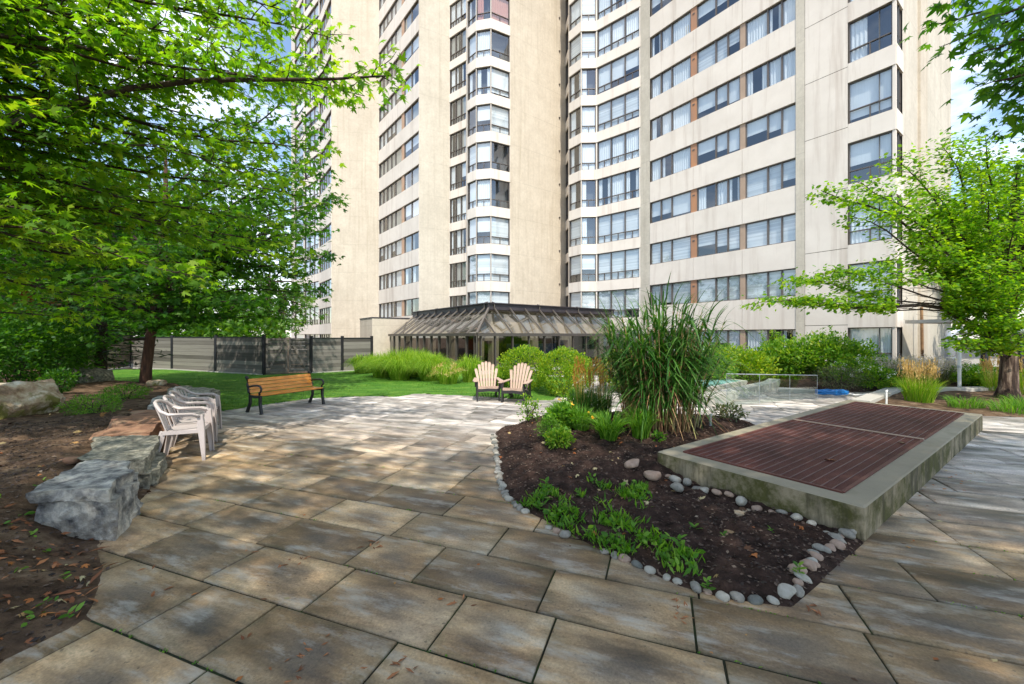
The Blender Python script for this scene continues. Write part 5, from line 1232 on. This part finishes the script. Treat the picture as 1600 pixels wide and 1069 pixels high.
p = at(1205,16.6); p.z = .05; shrub('hedge_shrub', p, (.7,.6,.7), 1800, .085, 'hedge', 'shrub with a few upright shoots left of the ground floor window', group=HG, lump=.3, extra=spiky)
p = at(1313,12.6); p.z=.05; shrub('grey_shrub', p, (.72,.6,.36), 2600, .06, 'sage', 'low grey-green mound shrub behind the blue hose', lump=.2, tpl='long')
p = at(1365,12.7); p.z=.05; shrub('hydrangea', p, (.62,.5,.36), 1900, .075, 'hedge', 'leafy shrub with pale round flower heads right of the grey mound', extra=blooms('white', 16, .09))
p = at(1340,13.6); p.z=.05; shrub('hydrangea', p, (.8,.5,.5), 1800, .075, 'hedge', 'white-flowering shrub behind the grey mound shrub', extra=blooms('white', 26, .07))
def sage(c, n, label, w=.7, h=.85):
    t = thing('lavender_bush', c, label, 'plant', 'lavender-flowered bushes by the corner window')
    o, P = grass('stalks', n, c, w*.5, h*.8, w*.7, .012, 'sage', t, droop=.15, twist=3); tips = P[:,-1,:]; q = np.repeat(tips, 9, 0)+RNG.normal(0,.03,(n*9,3))*[1,1,2.5]
    leaves('flowers', q, RNG.normal(0,1,(len(q),3)), .035, 'lav', 'small', t, flat=1)
for u, y, w, lb in ((1398,13.4,.8,'lavender-flowered bush left of the rusty leader pipe'),(1432,13.6,.7,'lavender-flowered bush at the foot of the rusty leader pipe'),(1462,14.0,.9,'pinkish flowering bush in front of the silver pipe')):
    p = at(u, y); p.z=.05; sage(p, 330, lb, w)
for u, y, r_, m, lb in ((1418,12.75,.55,'mapled','dark green clump below the lavender bushes'),(1525,13.2,.6,'hedge','green leafy clump behind the white standpipe'),(1545,12.9,.45,'gold','yellow-green clump left of the streaked trunk'),(1592,12.6,.6,'gold','golden clump right of the streaked trunk'),(1530,13.8,.7,'weed','broad-leaved green clump by the ramp wall')):
    p = at(u, y); p.z=.04; shrub('leafy_clump', p, (r_,r_*.8,r_*.5), 1100, .09, m, lb, 'plant', group='clumps round the streaked trunk')
# dark shrubs on the left
LG = 'shaded shrubs by the tan fence'
for u, y, rx, rz, lb in ((20,10.5,1.0,1.1,'shaded shrub above the big moss-topped boulder'),(75,11.5,1.0,1.0,'dark leafy shrub right of the big boulder by the tan fence'),(-60,9,1.1,1.2,'dark shrub at the far left edge behind the big boulder'),(118,13.5,.9,1.0,'dark shrub in front of the tan fence corner')):
    p = at(u, y); p.z = zl(p.x,p.y); shrub('dark_shrub', p, (rx,.9,rz), 3200, .10, 'mapled', lb, group=LG, lump=.4, shell=.3)
p = at(92,9.3); p.z = zl(p.x,p.y); shrub('dark_shrub', p, (.28,.28,.28), 900, .06, 'mapled', 'small mid-green bush right beside the big moss-topped boulder', group=LG)
for u, v, r_, lb in ((146,643,.42,'low bright green bush on the brown soil behind the boulders'),(196,622,.40,'low bright green bush left of the red maple trunk')):
    y = F*(EYE-.35)/(v-HZ); p = at(u, y); p.z = zl(p.x,p.y)-.02; shrub('low_bush', p, (r_,r_*.8,.17), 1500, .06, 'weed', lb, group='low bright bushes on the left bed', tpl='long', stems=5)
# ------------------------------------------------------------------ ornamental grasses
FG = 'fountain grass clumps by the pavilion'
def fgrass(c, n, rb, h, s, label, mat='tuft', w=.011, plume=0):
    t = thing('fountain_grass', c, label, 'ornamental grass', FG); o, P = grass('blades', n, c, rb, h, s, w, mat, t, droop=1.45, tilt0=.35, seg=6, twist=.8)
    if plume:
        q = P[RNG.integers(0,n,plume)]; T = np.repeat(q[:,-2,:], 6, 0)+RNG.normal(0,.03,(plume*6,3)); leaves('plumes', T, RNG.normal(0,.5,(len(T),3))+[0,0,1], .07, 'plume', 'long', t, flat=1)
fgrass((-6.75,18.4,.02), 900, .35, 1.05, .75, 'small dark fountain grass at the end of the board fence', w=.02)
for x, y, h, s, lb in ((-5.3,16.6,1.05,.95,'leftmost of the big bright fountain grass clumps'),(-4.3,15.6,1.25,1.15,'largest fountain grass clump in front of the pavilion'),(-3.1,15.4,1.1,1.0,'fountain grass clump right of the largest one'),(-3.9,16.8,1.2,1.0,'fountain grass clump behind the largest one, by the glass')):
    fgrass((x,y,.02), 2600, .35, h*1.15, s*1.2, lb, w=.011)
fgrass((-2.25,14.3,.02), 700, .3, .85, .6, 'strawy fountain grass clump with tan blades left of the adirondack chairs', w=.014, plume=120)
fgrass((-1.55,14.9,.02), 600, .25, 1.25, .7, 'upright green grass clump behind the left adirondack chair', w=.016)
fgrass((-.35,13.6,.02), 500, .2, .9, .5, 'green grass clump seen between the two adirondack chairs', w=.016)
fgrass((.35+2.0,16.0,.02), 500, .3, 1.0, .6, 'grass clump by the pavilion glass behind the golden shrubs', w=.018)
# feather reed grass, tan plumes, right
def feather(c, n, rb, h, label, pm='plume', gm='tuft', np_=90, grp=None, w=.009):
    t = thing('feather_grass', c, label, 'ornamental grass', grp); grass('blades', n, c, rb, h*.62, rb*1.6, w, gm, t, droop=.5, tilt0=.4)
    o, P = grass('plume_stems', np_, c, rb*.8, h*.82, rb*.9, .006, 'plume', t, droop=.03, tilt0=.8, twist=3, hv=.25)
    T = P[:,-1,:]; Q = np.repeat(T, 16, 0); Q[:,2] += RNG.uniform(-.22,.04,len(Q)); Q[:,:2] += RNG.normal(0,.009,(len(Q),2)); leaves('plumes', Q, np.tile([0,0,1.],(len(Q),1))+RNG.normal(0,.15,(len(Q),3)), .06, pm, 'long', t, flat=1)
p = G(1455,634); feather((p.x,p.y+.3,.03), 700, .26, 1.0, 'feathery tan-plumed grass clump in front of the flat kerb')
p = at(1552,12.2); feather((p.x,p.y,.04), 200, .2, .95, 'tan-plumed grass clump just left of the streaked trunk', np_=60)
p = at(1597,11.6); feather((p.x,p.y,.04), 260, .28, 1.0, 'tan-plumed grass clump at the right edge beside the streaked trunk', np_=90)
feather((1.35,7.7,.05), 320, .16, 1.12, 'orange-plumed grass clump left of the tall reeds', 'oplume', 'misc', 42, 'orange-plumed grasses in the island bed')
feather((1.75,7.9,.05), 320, .16, 1.1, 'orange-plumed grass clump touching the left side of the tall reeds', 'oplume', 'misc', 42, 'orange-plumed grasses in the island bed')
# giant reeds
def reeds():
    c = (2.55,6.9,.04); t = thing('tall_reed_clump', c, 'giant clump of arching green reeds with tan stems in the island bed', 'ornamental grass')
    n = 150; P0 = []; mb = MB(); tips = []
    for i in range(n):
        a = random.uniform(0,6.28); r = .62*math.sqrt(random.random()); s = Vector((c[0]+r*math.cos(a)*1.0, c[1]+r*math.sin(a)*.7, c[2])); lean = r*random.uniform(.3,1.1)+.04
        h = random.uniform(1.45,2.35)*(1-.22*(r/.62)**2); e = s+Vector((math.cos(a)*lean*.75, math.sin(a)*lean*.6, h)); m = (s+e)/2+Vector((-math.cos(a)*.08,0,.05)); mb.tube([s, m, e], [.010,.008,.005], 4); P0.append((s, m, e, a))
    mb.build('stems', 'reed', t, rnd=True)
    # fix face attribute name: stems use face values
    L = []; 
    V = []; Fc = []; rn = []
    def blade(b, d, ln, w, dr, r):
        i0 = len(V); sg = 7; side = Vector((-d.y, d.x, 0)); side = side.normalized() if side.length > 1e-3 else Vector((1,0,0)); up0 = random.uniform(1.1,2.1)
        for k in range(sg+1):
            f = k/sg; p = b+Vector((d.x,d.y,0))*ln*(.25*f+.55*f*f)+Vector((0,0,ln*(up0*.42*f-dr*f*f))); ww = w*(1-f**2.5)*.5+.001
            V.append(tuple(p-side*ww)); V.append(tuple(p+side*ww)); rn.extend([r, r])
            if k: Fc.append((i0+2*k-2, i0+2*k-1, i0+2*k+1, i0+2*k))
    for (s, m, e, a0) in P0:
        for k in range(random.randint(14,17)):
            f = random.uniform(.30,1.0); b = m.lerp(e, (f-.5)*2) if f > .5 else s.lerp(m, f*2); a = random.uniform(0,6.28) if random.random() < .55 else a0+random.gauss(0,.7)
            blade(b, Vector((math.cos(a), math.sin(a), 0)), random.uniform(.45,.95), random.uniform(.018,.034), random.uniform(.35,1.0), random.random())
        blade(e, Vector((math.cos(a0), math.sin(a0), 0))*.5, random.uniform(.5,.8), .022, .12, random.random())
    fast('leaf_blades', V, Fc, 'misc', t, rnd=rn)
    V.clear(); Fc.clear(); rn.clear()
    for i in range(200):
        a = random.uniform(0,6.28); r = .62*math.sqrt(random.random()); b = Vector((c[0]+r*math.cos(a), c[1]+r*math.sin(a)*.7, random.uniform(.25,1.15))); blade(b, Vector((math.cos(a+random.gauss(0,.5)), math.sin(a+random.gauss(0,.5)), 0)), random.uniform(.4,.8), .013, random.uniform(.9,1.5), random.random())
    o = fast('dry_leaves', V, Fc, 'reed', t, rnd=rn)
reeds()
def daylily(x, y, n, h, s, label, fl=0, w=.016):
    c = (x, y, zi(x,y)); t = thing('daylily', c, label, 'plant', 'daylily clumps in the island bed'); o, P = grass('blades', n, c, .12, h, s, w, 'tuft' if fl < 0 else 'weed', t, droop=.95, tilt0=.3, twist=.7)
    if fl > 0:
        for i in range(fl):
            b = np.array([x+random.uniform(-.25,.25), y+random.uniform(-.25,.1), c[2]+h*random.uniform(.7,1.1)]); T = np.array([b+RNG.normal(0,.008,3) for _ in range(7)])
            leaves('flower', T, RNG.normal(0,1,(len(T),3)), .045, 'lily', 'oval', t, flat=1)
daylily(1.15,6.75,260,.42,.48,'strappy daylily clump in front of the orange-plumed grasses',2)
daylily(1.45,6.1,300,.44,.55,'daylily clump sprawling at the foot of the tall reeds, nearest the camera',1)
daylily(.95,7.6,200,.42,.4,'yellow-flowered daylily clump at the back of the island bed',2)
daylily(2.0,6.3,220,.55,.4,'dark-bladed clump against the left foot of the tall reeds',0)
daylily(2.35,7.9,200,.6,.5,'grassy clump behind the tall reeds',0)
IG = 'small shrubs at the back of the island bed'
def ish(u, v, r_, n, m, lb, rz=None, leaf=.05, tpl='oval', lump=.25, nm='small_shrub'):
    p = G(u, v); p.z = zi(p.x,p.y)-.01; return shrub(nm, p, (r_,r_*.9,rz or r_*.7), n, leaf, m, lb, 'plant', group=IG, tpl=tpl, lump=lump, shell=.3, stems=7)
ish(873,716,.20,1100,'hedge','small dense shrub nearest the camera in the back group of the island bed',.13,.045)
ish(858,700,.19,900,'weed','fine-leaved plant left of the small dense shrub',.17,.045,'long')
ish(880,682,.26,1000,'weed','broad-leaved green plant behind the small dense shrub',.2,.08)
ish(828,672,.22,360,'hedge','sparse yellowing shrub at the back left corner of the island bed',.26,.045,lump=.5)
ish(900,660,.3,800,'hedge','leafy plant behind the daylilies near the paving',.25,.07)
ish(1140,664,.30,460,'sage','low leafy shrub right of the tall reeds beside the vent',.14,.055)
ish(1030,700,.10,90,'weed','tiny seedling at the left corner of the vent',.07,.05)
# weeds along the near edge of the island bed
def weeds():
    A = np.array([tuple(p) for p in ISL]); V = ISLV[ISLV[:,2] > 0]; u = CU+F*V[:,0]/V[:,1]; v = HZ+F*EYE/V[:,1]
    # band following the front-left edge
    sd = sdist(V[:,:2], A); m = (sd < .42) & (v > 775) & (v < 925) & (u < 1090); m2 = (u > 900) & (u < 1010) & (v > 765) & (v < 830)
    B = V[m | m2]; nz = np.array([mnoise.noise(Vector((p[0]*3.2, p[1]*3.2, 8))) for p in B]); B = B[nz > .02]
    n = 150; i = RNG.integers(0, len(B), n); P = []; D = []
    for b in B[i]:
        k = random.randint(2,6); h = random.uniform(.01,.10)
        for q in range(k): a = random.uniform(0,6.28); P.append((b[0]+random.gauss(0,.02), b[1]+random.gauss(0,.02), b[2]+h*random.random())); D.append((math.cos(a), math.sin(a), random.uniform(.1,.9)))
    tag(leaves('weeds', np.array(P), np.array(D), .040, 'weed', 'oval', flat=.7, var=.75), 'mat of leafy green weeds along the front of the island bed', 'weeds', kind='stuff')
    n = 1100; i = RNG.integers(0, len(B), n); P = B[i]+np.concatenate([RNG.normal(0,.03,(n,2)), np.zeros((n,1))],1); D = np.stack([RNG.normal(0,.5,n), RNG.normal(0,.5,n), np.ones(n)],1)
    tag(leaves('grass_tufts', P, D, .075, 'weed', 'long', flat=1, var=.5), 'short green grass growing among the weeds of the island bed', 'grass', kind='stuff')
weeds()
def weedplant(u, v, h, n, label, w=.05):
    p = G(u, v); p.z = zi(p.x,p.y) if label.find('soil') < 0 else p.z; t = thing('weed_plant', p, label, 'plant', 'single weeds in the island bed'); P = []; D = []; mb = MB(); mb.tube([p, p+Vector((.01,0,h))], [.004,.002], 5); mb.build('stem', 'weed', t)
    for i in range(n): a = i*2.4; f = i/n; P.append(p+Vector((0,0,h*f+.01))); D.append((math.cos(a), math.sin(a), .35+.5*f))
    leaves('leaves', np.array([tuple(x) for x in P]), np.array(D), w, 'weed', 'oval', t, flat=.2)
weedplant(853,790,.20,13,'tall broad-leaved weed standing at the left edge of the island bed',.075)
weedplant(843,800,.06,8,'round-leaved weed at the foot of the tall broad-leaved weed',.07)
weedplant(963,850,.11,9,'pointed weed in the middle of the weed mat',.06)
weedplant(1062,880,.14,14,'leafy weed at the front tip of the bed',.06)
weedplant(1085,835,.07,10,'lone weed in the bare soil of the front bed',.06)
weedplant(1130,845,.05,9,'lone weed right of centre on the bare soil',.045)
weedplant(1248,905,.07,10,'small weed beside the stones near the right tip of the bed',.045)
weedplant(1105,925,.07,9,'small weed leaning over the front edging stones',.05)
weedplant(1205,835,.04,7,'smallest seedling on the dark bare soil',.035)
# grass tufts round the right-hand tree
for u, v, lb in ((1510,640,'scruffy grass tuft right of the feathery clump'),(1580,648,'dark grass tuft at the foot of the streaked trunk'),(1600,640,'grass tuft at the right edge of the picture')):
    p = G(u, v); t = thing('grass_tuft', p, lb, 'grass tuft', 'tufts on the right bed'); grass('blades', 240, (p.x,p.y,.03), .3, .3, .35, .01, 'weed', t, droop=.7)
# tiny weeds at the edges of the left bed
wl = LFV[(dist(LFV) < 6) & (LFV[:,2] > 0)]; i = RNG.integers(0, len(wl), 130); q = np.repeat(wl[i], 4, 0)+RNG.normal(0,.02,(520,3))*[1,1,.2]; q[:,2] += .015
tag(leaves('weeds', q, RNG.normal(0,1,(520,3))*[1,1,.3]+[0,0,.3], .045, 'weed', 'oval', flat=.4), 'tiny green weeds scattered on the left bed', 'weeds', kind='stuff')
print('LEAVES', CNT)
# ------------------------------------------------------------------ camera, light
cam = bpy.data.cameras.new('camera'); co = bpy.data.objects.new('camera', cam); COL.objects.link(co); SC.camera = co
co.location = (0,0,EYE); co.rotation_euler = (R(90),0,0); cam.sensor_width = 36; cam.lens = 36*F/1600; cam.shift_y = (HZ-534.5)/1600; cam.clip_end = 2000; cam.clip_start = .05
SUN_AZ = Vector((.13,-.99)); SUN_EL = R(55)
s = bpy.data.lights.new('sun', 'SUN'); s.energy = 3.1; s.angle = R(.8); s.color = (1,.94,.84)
so = bpy.data.objects.new('sun', s); COL.objects.link(so)
a = SUN_AZ.normalized(); to = Vector((a.x*math.cos(SUN_EL), a.y*math.cos(SUN_EL), math.sin(SUN_EL)))
so.rotation_euler = to.to_track_quat('Z', 'Y').to_euler(); so.location = (0,0,30)
w = bpy.data.worlds.new('World'); SC.world = w; w.use_nodes = True; nt = w.node_tree
bg = nt.nodes['Background']; sky = nt.nodes.new('ShaderNodeTexSky'); sky.sky_type = 'NISHITA'; sky.sun_disc = False
sky.sun_elevation = SUN_EL; sky.sun_rotation = math.atan2(a.x, a.y); sky.air_density = 1.1; sky.dust_density = .6
tc = nt.nodes.new('ShaderNodeTexCoord')
n1 = nd(nt, 'ShaderNodeTexNoise', Scale=2.6, Detail=8, Roughness=.6, Distortion=.3); nt.links.new(mapv(nt, tc.outputs['Generated'], (1,1,2.2), (0,0,1.1)), n1.inputs['Vector'])
cl = ramp(nt, n1.outputs['Fac'], [(.48, (0,0,0)), (.66, (.8,.8,.8))])
c = mixc(nt, cl, sky.outputs[0], (8.2,8.4,8.8))
nt.links.new(c, bg.inputs[0]); bg.inputs[1].default_value = .15
SC.view_settings.view_transform = 'Standard'; SC.view_settings.look = 'None'; SC.view_settings.gamma = 1; SC.view_settings.exposure = .93
SC.cycles.max_bounces = 8; SC.cycles.transparent_max_bounces = 16; SC.cycles.use_denoising = True
